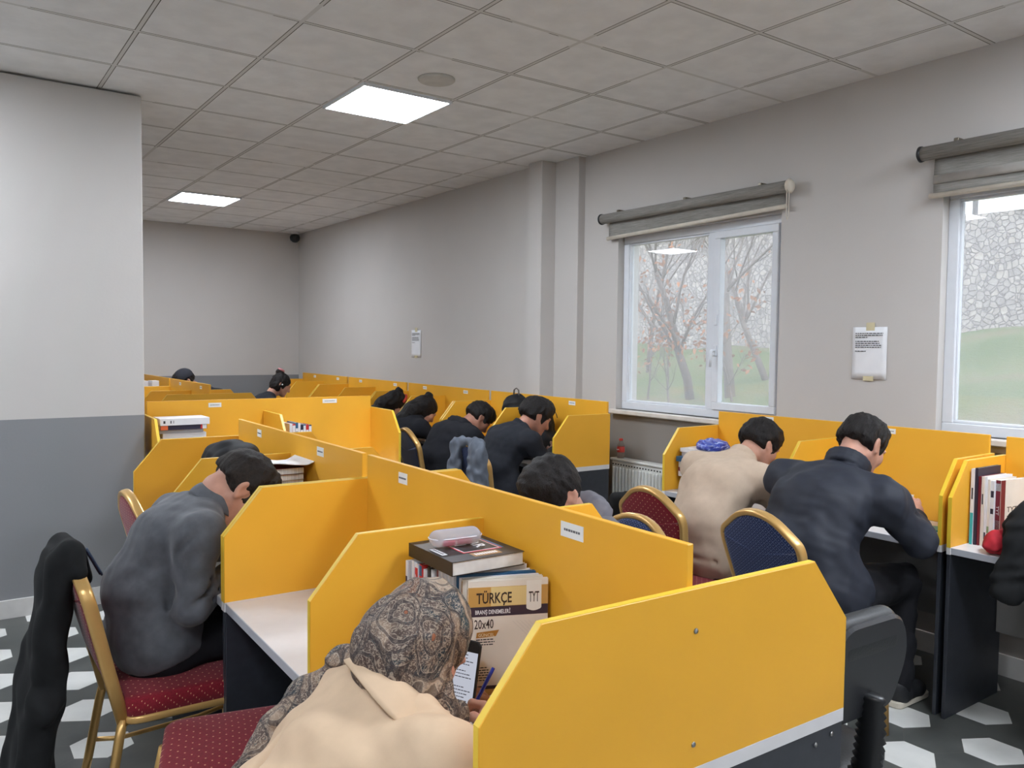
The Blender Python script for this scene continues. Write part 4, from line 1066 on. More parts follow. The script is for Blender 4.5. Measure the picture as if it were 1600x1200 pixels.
# row along the wall
def sitter(label, head, hf, hu, x0, y0, d, top, hair, seed, chest, neck, mid=None, h=.010, hh=.0075, hs=1.0, w=1.0, el=None, **kw):
    p = np.array((x0, y0, .57)); ch = np.array(chest); nk = np.array(neck)
    sh = ch*.45+nk*.55+np.array((0, 0, -.02))
    dx = .19*w; J = dict(pel=p, mid=mid if mid is not None else (p*.5+ch*.5)-np.array((.06*d, 0, -.0)), chest=ch, neck=nk, head=head, hf=hf, hu=hu)
    for k, sd in (('R', -d), ('L', d)):
        J['sh'+k] = sh+np.array((0, sd*dx, 0)); J['el'+k] = sh+np.array((.10*d, sd*(dx+.05), -.17)); J['el'+k][2] = max(.80, J['el'+k][2])
        J['wr'+k] = np.array((max(sh[0]*d+.30, J['el'+k][0]*d+.2)*d, y0+sd*.07, .795)); J['hd'+k] = (.8*d, -.2*sd, .02)
    if el:
        for k, v in el.items(): J[k] = v
    return person(label, J, top, kw.pop('trs', C_blk), hair, h=h, hh=hh, seed=seed, hs=hs, w=w, **kw)
sitter('young man in black sweater at the wall row nearest the radiator', (3.535, 4.63, 1.085), (.82, -.25, -.52), (.52, 0, .85), 3.22, 4.66, 1, C_blk2, 'thick', 41, (3.29, 4.66, .89), (3.41, 4.655, 1.0), h=.009, hh=.0065, collar=(.066, .012, .015), skin=SK2, hs=1.05,
       el=dict(wrR=(3.62, 4.50, .85), hdR=(.35, .5, .3), elR=(3.44, 4.40, .80)))
sitter('person in black hoodie bent low over the desk at the wall row', (3.60, 5.48, 1.0), (.62, -.2, -.75), (.75, 0, .62), 3.27, 5.5, 1, C_blk3, 'thick', 43, (3.33, 5.5, .86), (3.47, 5.49, .94), hood=True, hs=1.02, w=1.05, skin=SK2)
sitter('person in black with long dark hair tied up at the wall row', (3.57, 6.3, 1.01), (.72, -.1, -.66), (.66, 0, .75), 3.27, 6.32, 1, C_blk3, 'long', 47, (3.36, 6.31, .85), (3.48, 6.3, .93), w=.92)
p4, H4, o4 = sitter('person in dark brown with a red hair band at the wall row', (3.69, 7.1, 1.01), (.72, -.1, -.66), (.66, 0, .75), 3.32, 7.12, 1, C_dark, 'long', 53, (3.44, 7.1, .85), (3.58, 7.1, .93), w=.92)
m = MB(); m.tube([H4[0]+H4[1]@np.array((.02, .094*math.cos(a), .03+.102*math.sin(a))) for a in np.linspace(.1, PI-.1, 14)], .012, .014, n=8); m.build('hair_band', simple('red_band', S3(196, 66, 48), .6), p4, o4)
p5, H5, o5 = sitter('person in black with a hair bun and white earbud near the far corner', (3.19, 8.9, 1.13), (.86, -.2, -.47), (.47, 0, .88), 2.93, 8.92, 1, C_blk2, 'bun', 59, (2.96, 8.91, .89), (3.06, 8.9, 1.0), w=.92, h=.011)
m = MB(); m.lathe([(.0, -.01), (.008, -.008), (.009, 0), (.006, .012), (.0, .014)], 10, M=frame(H5[0]+H5[1]@np.array((0, -.088, -.004)), (1, 0, 0), (0, 0, 1), (0, -1, 0))); m.build('earbud', M_pvc, p5, o5)
m = MB(); m.tube([H5[0]+H5[1]@np.array((-.075+.03*math.cos(a), .045*math.sin(a), .145+.0*a)) for a in np.linspace(0, 2*PI, 12)], .012, n=8); m.build('hair_tie', simple('pink_tie', S3(196, 130, 134), .7), p5, o5)
p6, H6, o6 = sitter('person in a black cap and black top leaning over the far middle carrel', (2.33, 9.62, 1.15), (-.8, -.1, -.55), (-.55, 0, .82), 2.88, 9.62, -1, C_blk2, 'short', 61, (2.70, 9.62, .93), (2.51, 9.62, 1.04), h=.011)
S = SDF((-.2, -.2, -.1), (.3, .2, .25), .006); S.ell((-.012, 0, .045), (.118, .098, .102), k=.01); S.cut((0, 0, .03), (.12, 0, -1)); S.cap((.09, -.03, .045), (.09, .03, .045), .012, k=.01); S.ell((.13, 0, .042), (.075, .07, .009), k=.015)
m = MB(); V, F = S.mesh(); m.add(H6[0]+V@H6[1].T, F.tolist(), True); m.build('cap', simple('black_cap', S3(30, 32, 42), .8), p6, o6)
sitter('person in grey hoodie sleeping head down on the right side of the nearest carrel', (1.775, 2.23, 1.07), (-.80, -.15, -.58), (-.56, -.10, .82), 1.93, 2.24, -1, C_hood, 'short', 67, (1.95, 2.24, .86), (1.875, 2.235, .965), h=.009, hh=.0065, hs=1.04, hood=True, handh=.005)
# ------------------------------------------------------------------ books, papers and belongings
def pc(r, g, b, name=None): return simple('ink_%d_%d_%d' % (r, g, b), S3(r, g, b), .45, var=.04)
CREAM, WHITE = pc(226, 218, 206), pc(228, 228, 230)
def book(label, M, w, h, t, cover, group=None, spine=(), spine_txt=None, cat='book', name='book', label_only=None, marks=None):
    """local: x from the spine to the fore edge, y along the height, z thickness"""
    r = thing(name, label, cat, group=group); r.matrix_basis = Matrix([list(map(float, q)) for q in np.array(M)])
    c = .0011
    b = MB(); b.box((0, 0, 0), (w, h, c)); b.box((0, 0, t-c), (w, h, t)); b.box((-c, 0, 0), (c*.6, h, t)); cv = b.build('cover', cover, r)
    b = MB(); b.bbox((c*.6, .002, c), (w-.003, h-.002, t-c), .0008); b.build('page_block', M_pages, r)
    for (a, e, mat) in spine:           # bands over the spine, fractions of the height
        b = MB(); b.box((-c-.0006, h*a, .0008), (-c-.0001, h*e, t-.0008)); b.build('spine_band', mat, cv)
    if spine_txt and t > .006:
        s, a, e, mat = spine_txt; L = h*(e-a); sz = min(t*.75, .02)
        # runs down the spine
        lettering(s, sz, mat, cv, frame((-c-.0007, h*e, t*.5-sz*.36), (0, -1, 0), (0, 0, 1), (-1, 0, 0)), width=L)
    if marks:
        b = MB()
        for (a, e) in marks: b.box((-c-.0009, h*a, t*.3), (-c-.0002, h*e, t*.7))
        b.build('spine_print', M_ink, cv)
    return r, cv
def stand(x, y, z, a, lean=0.0):
    """upright: width along angle a, front cover towards the camera side"""
    X = np.array((math.cos(a), math.sin(a), 0)); Zt = np.array((math.sin(a), -math.cos(a), 0)); Y = nrm(np.array((0, 0, 1))+Zt*lean); return frame((x, y, z), X, Y, np.cross(X, Y))
def lie(x, y, z, a):
    return frame((x, y, z), (math.cos(a), math.sin(a), 0), (-math.sin(a), math.cos(a), 0), (0, 0, 1))
ORD = ['first', 'second', 'third', 'fourth', 'fifth', 'sixth', 'seventh', 'eighth', 'ninth', 'tenth', 'eleventh', 'twelfth', 'thirteenth', 'fourteenth', 'fifteenth', 'sixteenth', 'seventeenth', 'eighteenth']
RED, NAVY, ORG, MAR, BLUE, TEAL, GOLDP, PINK, GRY = pc(196, 44, 42), pc(40, 38, 60), pc(232, 112, 62), pc(112, 24, 44), pc(44, 92, 130), pc(62, 168, 168), pc(196, 152, 82), pc(214, 150, 160), pc(176, 176, 180)
BLK = pc(42, 38, 38)
# --- upright row beside the headscarf
D = .7502
row = [(WHITE, 'white', .010, .285, ((.75, .86, NAVY),), None), (GRY, 'pale grey', .012, .285, (), None), (WHITE, 'white', .012, .29, ((.0, .3, NAVY),), None), (WHITE, 'white and red', .016, .285, ((.45, .96, RED),), ('AYT', .62, .9, WHITE)), (RED, 'red and blue', .016, .285, ((.9, .99, BLUE),), ('9', .72, .8, WHITE)),
       (WHITE, 'white with navy label', .015, .275, ((.5, .8, NAVY),), None), (BLK, 'black', .014, .285, (), ('TYT AYT', .45, .9, WHITE)), (WHITE, 'cream', .012, .28, (), None), (GRY, 'pale grey', .008, .28, ((.2, .5, MAR),), None), (WHITE, 'white with maroon tip', .013, .29, ((.78, .98, MAR),), ('TYT', .55, .75, MAR)),
       (WHITE, 'white and maroon', .015, .285, ((.42, .8, MAR),), ('AYT', .5, .76, WHITE)), (WHITE, 'white with teal stripe', .012, .295, ((.3, .4, TEAL),), None), (WHITE, 'plain white', .014, .295, (), None), (WHITE, 'white and orange', .014, .285, ((.35, .86, ORG),), None), (BLUE, 'blue topped', .010, .285, ((.0, .9, WHITE),), None),
       (WHITE, 'white', .008, .28, ((.5, .6, TEAL),), None), (CREAM, 'cream banded', .012, .28, ((.7, .98, GOLDP), (.45, .6, pc(40, 130, 112))), ('TYT', .74, .92, MAR))]
tot = sum(r[2]+.0012 for r in row); acc = 0.0
for i, (cm, nm, t, h, sp, st) in enumerate(row):
    acc += t+.0012; f = acc/tot; a = -.40*f**1.4
    x, y = .985+.045*f, 1.838-(1.838-1.622)*f
    book('%s book, %s from the back divider in the row beside the headscarf' % (nm, ORD[i]), stand(x, y+t, D, a), .198, h, t, cm, 'upright books beside the headscarf', sp, st)
M0 = stand(1.032, 1.612, D, -.41)
r, cv = book('cream and gold practice test book facing out, at the front of the upright row', M0, .196, .279, .009, CREAM, 'upright books beside the headscarf', ((.72, .93, GOLDP), (.6, .72, NAVY)), None)
w, h, t = .196, .279, .009
def plate(x0, x1, y0, y1, mat, name, z=.0005, par=cv, outline=None):
    b = MB(); o = outline if outline is not None else [(x0*w, y0*h), (x1*w, y0*h), (x1*w, y1*h), (x0*w, y1*h)]
    b.slab(o, t, t+z, 0, cb=0); return b.build(name, mat, par)
plate(0, 1, .775, .945, GOLDP, 'gold_band'); plate(.28, .74, .778, .942, pc(222, 198, 138), 'pale_gold_panel', .0007); plate(0, 1, .69, .775, pc(56, 44, 58), 'dark_band', .0006)
plate(0, 0, 0, 0, pc(232, 228, 220), 'shield', .0010, outline=round_poly([(.725*w, .74*h), (.82*w, .715*h), (.915*w, .74*h), (.915*w, .985*h), (.725*w, .985*h)], [.004, .012, .004, 0.0005, .0005], 4))
plate(0, 1, .055, .085, pc(56, 44, 58), 'dark_stripe', .0006); plate(0, 1, .0, .055, pc(206, 170, 110), 'gold_foot', .0006)
plate(0, 0, 0, 0, pc(176, 122, 50), 'badge', .0008, outline=[(.10*w, .505*h), (.345*w, .515*h), (.385*w, .568*h), (.11*w, .553*h)])
TF = lambda x, y, z=.0006: M0_local(x, y, z)
def M0_local(x, y, z): return frame((x*w, y*h, t+z), (1, 0, 0), (0, 1, 0), (0, 0, 1))
DK = pc(52, 38, 34)
lettering('TÜRKÇE', .036, DK, cv, TF(.10, .805, .0009), .44*w, bold=.0006)
lettering('TYT', .036, DK, cv, TF(.755, .80, .0012), .13*w, bold=.0003)
lettering('BRANŞ DENEMELERİ', .014, WHITE, cv, TF(.085, .712, .0008), .44*w, bold=.0002)
lettering('20x40', .032, DK, cv, TF(.075, .585, .0002), .24*w, bold=.0002)
lettering('GÜNCEL', .0105, pc(236, 220, 180), cv, TF(.125, .517, .001), .2*w)
b = MB(); rnd = random.Random(2)
for (y0, n, x1) in ((.485, 3, .33), (.24, 6, .26)):
    for k in range(n):
        x = .10 if y0 > .4 else .05
        while x < x1-rnd.uniform(0, .05):
            q = rnd.uniform(.02, .05); b.box((x*w, (y0-.022*k)*h, t), (min(x1, x+q)*w, (y0-.022*k+.009)*h, t+.0004)); x += q+.008
b.build('small_print', M_ink, cv)
plate(0, 0, 0, 0, pc(120, 70, 46), 'round_emblem', .0005, outline=[(.90*w+.085*w*math.cos(q), .33*h+.085*w*math.sin(q)) for q in np.linspace(0, 2*PI, 25)[:-1]])
for k in range(5):
    plate(0, 0, 0, 0, pc(206, 198, 190), 'thin_line', .0004, outline=[((.55+.05*k)*w, .64*h), ((.555+.05*k)*w, .64*h), ((.825+.05*k)*w, .45*h), ((.82+.05*k)*w, .45*h)][::-1])
# --- history book lying on the row
hb, hc = book('thick black history book lying on top of the upright row', lie(.985, 1.605, 1.0475, -.03), .205, .225, .034, BLK, None)
w, h, t = .205, .225, .034
def hp(o, mat, name, z): b = MB(); b.slab(o, t, t+z, 0, cb=0); return b.build(name, mat, hc)
fx = lambda x0, y0, x1, y1: [(x0*w, y0*h), (x1*w, y0*h), (x1*w, y1*h), (x0*w, y1*h)]
hp(fx(.33, .28, .90, .93), pc(60, 120, 170), 'blue_frame', .0004); hp(fx(.31, .26, .86, .90), pc(206, 70, 80), 'red_frame', .0006); hp(fx(.33, .28, .84, .88), WHITE, 'white_frame', .0008); hp(fx(.345, .295, .825, .865), BLK, 'black_panel', .0010)
lettering('TAR', .044, WHITE, hc, frame((.60*w, .80*h, t+.0011), (0, -1, 0), (1, 0, 0), (0, 0, 1)), .092, bold=.0008); lettering('İH', .044, WHITE, hc, frame((.40*w, .80*h, t+.0011), (0, -1, 0), (1, 0, 0), (0, 0, 1)), .052, bold=.0008)
hp(fx(.36, .08, .74, .22), pc(160, 120, 76), 'tan_box', .0006); hp(fx(.05, .30, .12, .60), WHITE, 'white_tag', .0006)
b = MB()
for k in range(9): b.box(((.40+.035*k)*w, .12*h, t), ((.424+.035*k)*w, .185*h, t+.0008))
b.build('box_print', WHITE, hc); b = MB()
for k in range(6): b.box((.07*w, (.34+.04*k)*h, t), (.1*w, (.365+.04*k)*h, t+.0008))
b.build('tag_print', BLK, hc)
# --- pencil case and what it holds
q = NT('frosted_plastic'); q.b.inputs['Transmission Weight'].default_value = .5; q.b.inputs['IOR'].default_value = 1.1; q.b.inputs['Alpha'].default_value = .72
M_frost = q.fin(S3(220, 220, 226), .22)
t0 = thing('pencil_case', 'frosted clear pencil case with pink things inside on the black history book', 'pencil case', (1.072, 1.735, 1.0822), -.08)
S = SDF((-.09, -.05, -.01), (.09, .05, .06), .003); S.cap((-.048, 0, .0235), (.048, 0, .0235), .022, k=.01, sq=((0, 1, 0), 1.35))
S.cut((0, 0, .002), (0, 0, -1)); m = MB(); S.to(m, 2); m.build('case_shell', M_frost, t0)
m = MB(); m.tube([(math.copysign(abs(math.cos(a))**.55, math.cos(a))*.071, math.copysign(abs(math.sin(a))**.8, math.sin(a))*.031, .026) for a in np.linspace(0, 2*PI, 41)[:-1]], .0016, closed=True, n=6); m.build('lid_rim', pc(206, 206, 212), t0)
for k, (x, y, a, nm, cm, L) in enumerate([(-.02, -.004, .3, 'pink eraser at the left inside the frosted pencil case', pc(226, 84, 104), .034), (.026, .004, -.2, 'paler pink eraser at the right inside the frosted pencil case', pc(226, 120, 132), .038)]):
    c, s = math.cos(-.08), math.sin(-.08); m = MB(); m.bbox((-L/2, -.009, 0), (L/2, .009, .014), .003)
    o = m.build('eraser', cm); o.location = (1.072+c*x-s*y, 1.735+s*x+c*y, 1.0822+.0045); o.rotation_euler = (0, 0, a); tag(o, nm, 'eraser')
# --- phone, sheet, pen
Xp = nrm((.43, -.9, 0)); Yp = nrm((.22, .09, .97)); Zp = nrm(np.cross(Xp, Yp)); Yp = np.cross(Zp, Xp)
t0 = thing('smartphone', 'black smartphone leaning on the upright books, screen lit with text', 'phone'); t0.matrix_basis = Matrix(frame((.955, 1.578, .7545), Xp, Yp, Zp).tolist())
m = MB(); m.slab([(0, 0), (.074, 0), (.074, .158), (0, .158)], 0, .0085, .002, cb=.009); m.build('phone_body', M_black, t0)
m = MB(); m.slab([(.004, .013), (.070, .013), (.070, .132), (.004, .132)], .0085, .0089, 0, cb=0); sc = m.build('screen', emis('screen_glow', (.80, .83, .95), .62), t0)
b = MB(); rnd = random.Random(5)
for k in range(15):
    y = .124-.0072*k
    if k in (4, 8, 9): continue
    x = .010
    while x < .062-rnd.uniform(0, .02): qq = rnd.uniform(.003, .009); b.box((x, y, .0089), (min(.064, x+qq), y+.0018, .0091)); x += qq+.0015
b.build('screen_text', M_ink, sc)
t0 = MB(); t0.sheet(lambda u, v: (-.105+.21*u, -.145+.29*v, .002+.003*math.sin(PI*u)), 10, 10, .0014); o = t0.build('exam_sheet', M_paper); o.location = (.905, 1.50, .7512); o.rotation_euler = (0, 0, .12); tag(o, 'white sheet under the writing hand of the woman in the headscarf', 'paper')
t0 = thing('pen', 'blue ballpoint pen held by the woman in the headscarf', 'pen', tuple(PEN[0])); dv = PEN[1]-PEN[0]
M_pen = simple('blue_pen_plastic', S3(30, 44, 140), .25, var=.05)
m = MB(); m.tube([dv*.10, dv*.16, dv*.9, dv*1.0], [.0028, .0042, .0042, .0038], n=12); m.build('barrel', M_pen, t0); m = MB(); m.tube([dv*0, dv*.03, dv*.10], [.0006, .0012, .0028], n=10); m.build('tip', simple('pen_tip', S3(60, 66, 120), .3), t0)
# --- stack on the grey sweater man's desk
G2 = 'stacked books beside the grey sweater man'
pile = [(NAVY, 'dark', .03, .205), (GRY, 'grey', .028, .205), (WHITE, 'white', .032, .21), (GRY, 'pale grey', .026, .205), (WHITE, 'white', .03, .21), (BLUE, 'bluish', .026, .205), (WHITE, 'white', .034, .21), (GRY, 'grey', .02, .2), (WHITE, 'white', .034, .21), (MAR, 'maroon and cream', .02, .205), (CREAM, 'cream', .024, .21), (MAR, 'maroon spiral', .026, .215)]
z = D
for i, (cm, nm, t, ww) in enumerate(pile):
    rnd = random.Random(i+3); a = rnd.uniform(-.05, .05); n = len(pile)
    # spine turned away from the camera: page edges show
    book('%s book, %s from the top of the stack beside the grey sweater man' % (nm, ORD[n-1-i]), lie(.985+rnd.uniform(-.006, .004), 3.385+rnd.uniform(-.006, .006), z+.0004, -PI/2+a*.5), ww, .25, t, cm, G2, marks=((.55, .6),) if i % 3 == 0 else ((.2, .26), (.7, .74)))
    z += t+.0006
t0 = MB(); t0.sheet(lambda u, v: (1.0+.27*u-.0, 3.13+.23*v, z+.006+.022*math.sin(PI*u)*math.sin(1.2+1.6*v)+.018*(u > .85)*(u-.85)/.15+.006*math.sin(7*u)), 24, 14, .003); o = t0.build('loose_paper', M_paper); tag(o, 'white rumpled sheets lying over the tall stack behind the bent dark head', 'paper')
book('turquoise notebook half under the rumpled sheets on the tall stack', lie(.945, 3.22, z-.022, -.35), .15, .15, .012, pc(120, 200, 206))
def blob(name, label, cat, mat, prims, lo, hi, h=.008, wr=(.005, .07, 1), cuts=(), extra=None, sm=1):
    S = SDF(lo, hi, h)
    for p in prims:
        if p[0] == 'e': S.ell(p[1], p[2], k=p[3] if len(p) > 3 else .03)
        elif p[0] == 'c': S.cap(p[1], p[2], p[3], p[4], k=.04, sq=p[5] if len(p) > 5 else None)
        elif p[0] == 's': S.ell(p[1], p[2], k=.02, op='s')
    if wr: S.wr(*wr)
    for c in cuts: S.cut(*c)
    t = thing(name, label, cat, tuple((np.array(lo)+np.array(hi))/2*np.array((1, 1, 0))+np.array((0, 0, lo[2]))))
    m = MB(); S.to(m, sm); m.build(extra or 'shell', mat, t, np.array(t.location)); return t
C_bag = cloth('backpack_nylon', S3(26, 27, 30), .6, .15, .3, 10, .4)
C_coatb = cloth('black_wool_coat', S3(24, 25, 26), .95, .2, .35, 6, .4)
Y = (0, 1, 0)
# black coat over the chair
t0 = blob('coat', 'long black coat hung over the back of the red chair at left', 'coat', C_coatb,
     [('c', (.335, 2.77, .945), (.338, 3.00, .935), .032, .032), ('c', (.335, 2.77, .945), (.35, 2.715, .895), .03, .022), ('c', (.31, 2.76, .92), (.27, 2.77, .6), .035, .045), ('c', (.305, 2.92, .90), (.265, 2.92, .5), .035, .055, (Y, 3.4)), ('c', (.265, 2.92, .5), (.225, 2.92, .17), .055, .06, (Y, 3.5)), ('c', (.25, 2.77, .5), (.20, 2.76, .2), .03, .04), ('c', (.26, 3.0, .6), (.20, 3.02, .2), .035, .045), ('c', (.385, 2.95, .89), (.41, 3.0, .80), .022, .02, (Y, 1.8))],
     (.02, 2.5, .08), (.6, 3.35, 1.06), .008, (.006, .13, 4))
m = MB(); m.sheet(lambda u, v: (.392+.05*v, 2.86+.05*u+.05*v, .925-.10*v+.006*math.sin(6*u)), 6, 8, .006); m.build('collar_lining', simple('navy_lining', S3(44, 58, 80), .7), t0, np.array(t0.location))
# backpacks on desks
def backpack(label, x, y, z, w_, d_, h_, lean=0.0, handle=True, mat=None, seed=0):
    t = thing('backpack', label, 'backpack', (x, y, z), lean)
    S = SDF((-w_, -d_, -.01), (w_, d_, h_+.1), .008)
    S.cap((-w_*.22, 0, h_*.2), (w_*.22, 0, h_*.2), d_*.62, k=.03, sq=None); S.cap((0, 0, d_*.5), (0, .0, h_-w_*.5), w_*.52, w_*.46, k=.05, sq=None); S.ell((0, -d_*.4, h_*.32), (w_*.40, d_*.35, h_*.26), k=.03)
    S.cut((0, 0, .002), (0, 0, -1)); S.wr(.004, .08, seed); m = MB(); S.to(m, 1); m.build('bag_body', mat or C_bag, t)
    if handle:
        m = MB(); m.tube([(-.035, .0, h_-.03), (-.03, 0, h_+.02), (0, 0, h_+.035), (.03, 0, h_+.02), (.035, 0, h_-.03)], .007, .004, n=8); m.build('grab_loop', simple('strap_grey', S3(104, 98, 92), .7), t)
    m = MB(); m.tube([(w_*.5*math.cos(a), -d_*.52, h_*.62+w_*.42*math.sin(a)) for a in np.linspace(.2, PI-.2, 14)], .003, n=6); m.build('zip', M_black, t)
    return t
backpack('black backpack with a grab loop standing on the desk against the wall panel', 3.80, 5.24, D, .24, .17, .47, PI/2, seed=2)
backpack('black backpack on the desk beyond the head of the young man in black sweater', 3.76, 4.86, D, .20, .15, .46, PI/2, False, seed=5)
blob('backpack', 'black bag slumped on the desk behind the bent dark head', 'bag', C_bag, [('e', (1.08, 3.68, .93), (.13, .17, .2)), ('e', (1.10, 3.72, 1.08), (.12, .13, .07)), ('e', (1.02, 3.60, .90), (.12, .12, .16))], (.85, 3.42, .74), (1.26, 3.95, 1.2), .008, (.005, .08, 6), [((0, 0, D+.002), (0, 0, -1))], extra='bag_body')
blob('backpack', 'black bag with a strap beside the sleeping person in grey hoodie', 'bag', C_bag, [('e', (1.46, 2.46, .90), (.12, .11, .16)), ('e', (1.50, 2.42, 1.03), (.08, .07, .06)), ('c', (1.52, 2.38, 1.06), (1.60, 2.40, 1.0), .018, .018)], (1.26, 2.3, .74), (1.74, 2.60, 1.15), .007, (.004, .06, 7), [((0, 0, D+.002), (0, 0, -1)), ((1.274, 0, 0), (-1, 0, 0))], extra='bag_body')
book('grey covered book propped open beside the sleeping person', frame((1.52, 2.28, .83), nrm((.5, -.28, .1)), nrm((.1, .25, .95)), nrm(np.cross(nrm((.5, -.28, .1)), nrm((.1, .25, .95))))), .16, .2, .012, pc(150, 150, 152))
# grey jacket on the chair of the black sweater sitter
blob('jacket', 'grey denim style jacket draped over the chair behind the black sweater sitter', 'jacket', cloth('grey_denim', S3(92, 98, 108), .9, .15, .35, 7, .5),
     [('c', (2.875, 4.38, .955), (2.875, 4.60, .945), .038, .038), ('c', (2.850, 4.37, .93), (2.800, 4.36, .45), .035, .05, (Y, 1.5)), ('c', (2.850, 4.60, .93), (2.800, 4.62, .42), .035, .05, (Y, 1.6)), ('c', (2.910, 4.48, .93), (2.950, 4.48, .66), .03, .02, (Y, 2.4)), ('c', (2.855, 4.32, .9), (2.840, 4.27, .55), .04, .045)],
     (2.5, 4.1, .3), (3.0, 4.85, 1.06), .008, (.006, .08, 12))
# black jacket hung on the far corner of the beige sitter's chair
blob('jacket', 'black jacket hanging from the far corner of the red chair, mostly hidden', 'jacket', C_coatb, [('c', (2.73, 2.83, .86), (2.76, 2.93, .84), .03, .03), ('c', (2.72, 2.90, .84), (2.76, 2.95, .40), .03, .05, (Y, 1.5))], (2.5, 2.65, .25), (2.95, 3.15, 1.0), .008, (.005, .08, 3))
# --- stack and pouch beside the beige sweatshirt
G3 = 'stacked books beside the beige sweatshirt'
pile = [(NAVY, 'dark', .03, .2), (WHITE, 'white', .03, .22), (GRY, 'grey', .022, .2), (WHITE, 'white', .03, .225), (MAR, 'maroon', .022, .21), (WHITE, 'white', .034, .225), (BLUE, 'bluish grey', .03, .21), (GRY, 'grey', .026, .22), (WHITE, 'white', .022, .22)]
z = D
for i, (cm, nm, t, ww) in enumerate(pile):
    rnd = random.Random(i+30); n = len(pile)
    book('%s book, %s from the top of the stack beside the beige sweatshirt' % (nm, ORD[n-1-i]), lie(3.60+rnd.uniform(-.012, .012), 3.045+rnd.uniform(-.01, .01), z+.0004, rnd.uniform(-.12, .12)), ww, .25, t, cm, G3, marks=((.3, .5),) if i % 2 else None); z += t+.0006
q = NT('blue_pattern'); M_bp = q.fin(q.ramp(q.noise(16, 3, .6, vec=q.vm('MULTIPLY', q.co(), (1, 1, 2.5)), dist=1.5), [(.42, S3(36, 48, 140)), (.55, S3(60, 84, 180)), (.62, S3(176, 190, 226))]), .4)
blob('pouch', 'blue and white patterned pouch on the stack beside the beige sweatshirt', 'pouch', M_bp, [('e', (3.70, 3.14, z+.022), (.105, .09, .04)), ('e', (3.66, 3.12, z+.015), (.08, .07, .03))], (3.55, 3.0, z-.01), (3.85, 3.28, z+.09), .006, (.004, .05, 2), [((0, 0, z+.001), (0, 0, -1))])
# --- carrel in the middle: lying stack and upright books
G4 = 'lying books in the crosswise carrel'
z = D
pile = [(WHITE, 'white', .04), (NAVY, 'dark', .036), (WHITE, 'white', .04), (GRY, 'grey', .04), (MAR, 'maroon edged', .026), (WHITE, 'thick white', .045), (WHITE, 'white', .03), (GRY, 'thin grey', .024)]
for i, (cm, nm, t) in enumerate(pile):
    rnd = random.Random(i+50)
    book('%s book, %s from the bottom of the lying stack in the crosswise carrel' % (nm, ORD[i]), lie(1.435+rnd.uniform(-.01, .01), 5.42+rnd.uniform(-.004, .01), z+.0004, PI/2+rnd.uniform(-.03, .03)), .2, .265, t, cm, G4); z += t+.0006
b2, c2 = book('navy book with orange and red spine ends near the top of the lying stack', lie(1.445, 5.405, z+.0004, PI/2), .2, .285, .028, NAVY, G4, ((.84, .99, ORG), (.10, .14, RED), (.01, .10, WHITE)), None, marks=None); z += .0292
r_, c_ = book('white magazine with a curled edge on top of the lying stack', lie(1.46, 5.40, z+.0004, PI/2), .2, .30, .042, WHITE, G4, marks=((.90, .94), (.78, .80), (.73, .74)))
G5 = 'upright books in the crosswise carrel'
for i, (cm, nm, t, h) in enumerate([(WHITE, 'white', .02, .28), (RED, 'red', .022, .275), (BLUE, 'blue', .018, .285), (WHITE, 'white', .016, .28), (NAVY, 'navy', .02, .27), (BLUE, 'dark blue', .018, .27), (RED, 'red and white', .02, .268), (NAVY, 'black', .02, .265)]):
    M = frame((2.03+sum([.02, .022, .018, .016, .02, .018, .02, .02][:i])+.001*i, 5.50, D), (0, 1, 0), (0, 0, 1), (1, 0, 0))
    book('%s book, %s from the left in the upright row of the crosswise carrel' % (nm, ORD[i]), M, .18, h, t, cm, G5, ((.8, .97, WHITE),) if i % 2 else ((.78, .86, WHITE),))
# --- upright books at the right edge
G6 = 'upright books at the right edge'
x, y = 3.665, 1.680
for i, (cm, nm, t, h, sp, st) in enumerate([(WHITE, 'white book with a turquoise lower half', .014, .33, ((0, .42, pc(52, 170, 176)),), None), (NAVY, 'tall navy book', .012, .335, (), None), (MAR, 'dark red book', .010, .30, (), None), (CREAM, 'cream book', .012, .30, (), None), (WHITE, 'thin white book', .008, .30, ((.1, .2, NAVY),), None), (CREAM, 'cream and green book', .010, .29, ((.2, .3, pc(130, 150, 110)),), None), (WHITE, 'white book with navy spine squares', .014, .285, ((.75, .85, NAVY), (.5, .58, NAVY)), None)]):
    y -= t+.001; book('%s, %s in the upright row at the right edge' % (nm, ORD[i]), stand(x+.004*i, y+t, D, -.02*i, .0), .2, h, t, cm, G6, sp, st, marks=((.6, .75),) if i in (0, 3) else None)
M0 = stand(3.70, y-.001, D, -.16); w, h, t = .2, .29, .022
r, cv = book('white and maroon book facing out in front of the upright row at the right edge', M0, w, h, t, CREAM, G6, ((.0, 1.0, MAR), (.12, .40, WHITE), (.84, .95, WHITE)), ('TYT', .48, .62, WHITE))
b = MB(); b.box((.0, 0, t), (.030, h, t+.0005)); b.build('maroon_margin', MAR, cv)
lettering('TYT', .034, DK, cv, frame((.045, .150, t+.0003), (1, 0, 0), (0, 1, 0), (0, 0, 1)), .07); lettering('Türkçe', .034, DK, cv, frame((.045, .112, t+.0003), (1, 0, 0), (0, 1, 0), (0, 0, 1)), .11)
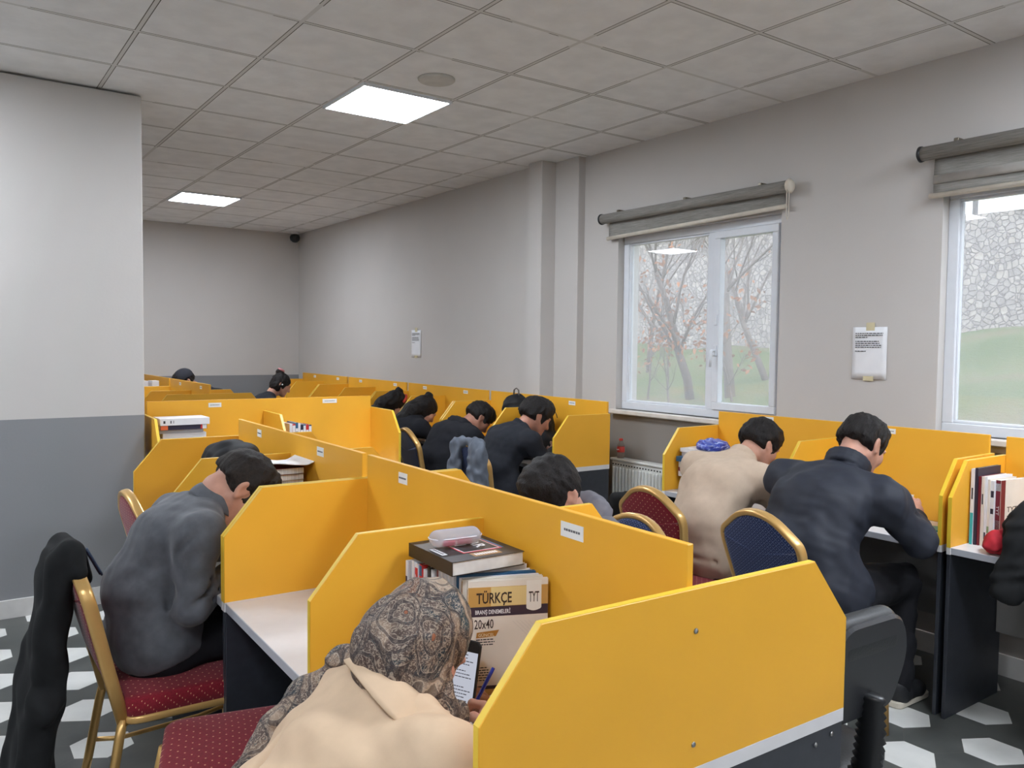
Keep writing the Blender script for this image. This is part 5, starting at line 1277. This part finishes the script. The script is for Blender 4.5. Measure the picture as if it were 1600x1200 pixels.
blob('coat', 'dark padded coat slung over the desk edge at the right edge of the photo', 'coat', C_coatb, [('e', (3.62, 1.34, .86), (.16, .17, .13)), ('c', (3.50, 1.38, .88), (3.42, 1.42, .64), .075, .062), ('c', (3.52, 1.22, .86), (3.44, 1.22, .55), .09, .08), ('e', (3.56, 1.38, .96), (.07, .06, .05)), ('s', (3.405, 1.425, .575), (.05, .05, .05))], (3.2, 1.0, .4), (3.85, 1.6, 1.08), .008, (.006, .08, 9), [((3.515, 0, .7485), (0, 0, -1), (3.52, 1.0, .4), (3.9, 1.7, .80))])
blob('pouch', 'red cloth pouch on the desk beside the dark coat at the right edge', 'pouch', simple('red_cloth', S3(176, 30, 44), .8, var=.15, vs=30), [('e', (3.60, 1.525, .80), (.06, .05, .05)), ('e', (3.58, 1.53, .785), (.06, .05, .035))], (3.5, 1.42, .74), (3.7, 1.62, .87), .005, (.004, .04, 3), [((0, 0, D+.001), (0, 0, -1))])
# desk clutter seen over the boards
book('small turquoise notebook on the desk beside the black jacket man', lie(3.80, 1.80, D, .3), .1, .14, .008, pc(54, 150, 156))
for i in range(4):
    book('%s of four thin white books stacked in front of the black jacket man' % ORD[i], lie(3.76, 2.06, D+.0004+.031*i, .1), .2, .24, .03, WHITE if i % 2 else GRY, 'books in front of the black jacket man')
book('open looking white book on the desk beside the black hooded sitter', lie(3.62, 5.30, D, .3), .2, .28, .03, WHITE)
book('white book on the desk beside the long-haired sitter', lie(3.62, 6.12, D, .2), .2, .28, .02, WHITE)
G7 = 'upright books in the far corner carrel'
for i, (cm, nm) in enumerate([(WHITE, 'white'), (BLUE, 'blue'), (WHITE, 'white'), (NAVY, 'navy'), (GRY, 'grey')]):
    book('%s book, %s from the left in the far corner carrel' % (nm, ORD[i]), frame((3.80+.033*i, 9.22+.005*i, D), (0, 1, 0), (0, 0, 1), (1, 0, 0)), .2, .30, .03, cm, G7)
for i, x in enumerate((1.84, 1.95)):
    book('tall white folder, %s of two in the farthest middle carrel' % ('left' if i == 0 else 'right'), frame((x, 9.45, D), (0, 1, 0), (0, 0, 1), (1, 0, 0)), .2, .42, .07, WHITE, 'white folders in the farthest middle carrel', cat='folder', name='folder')
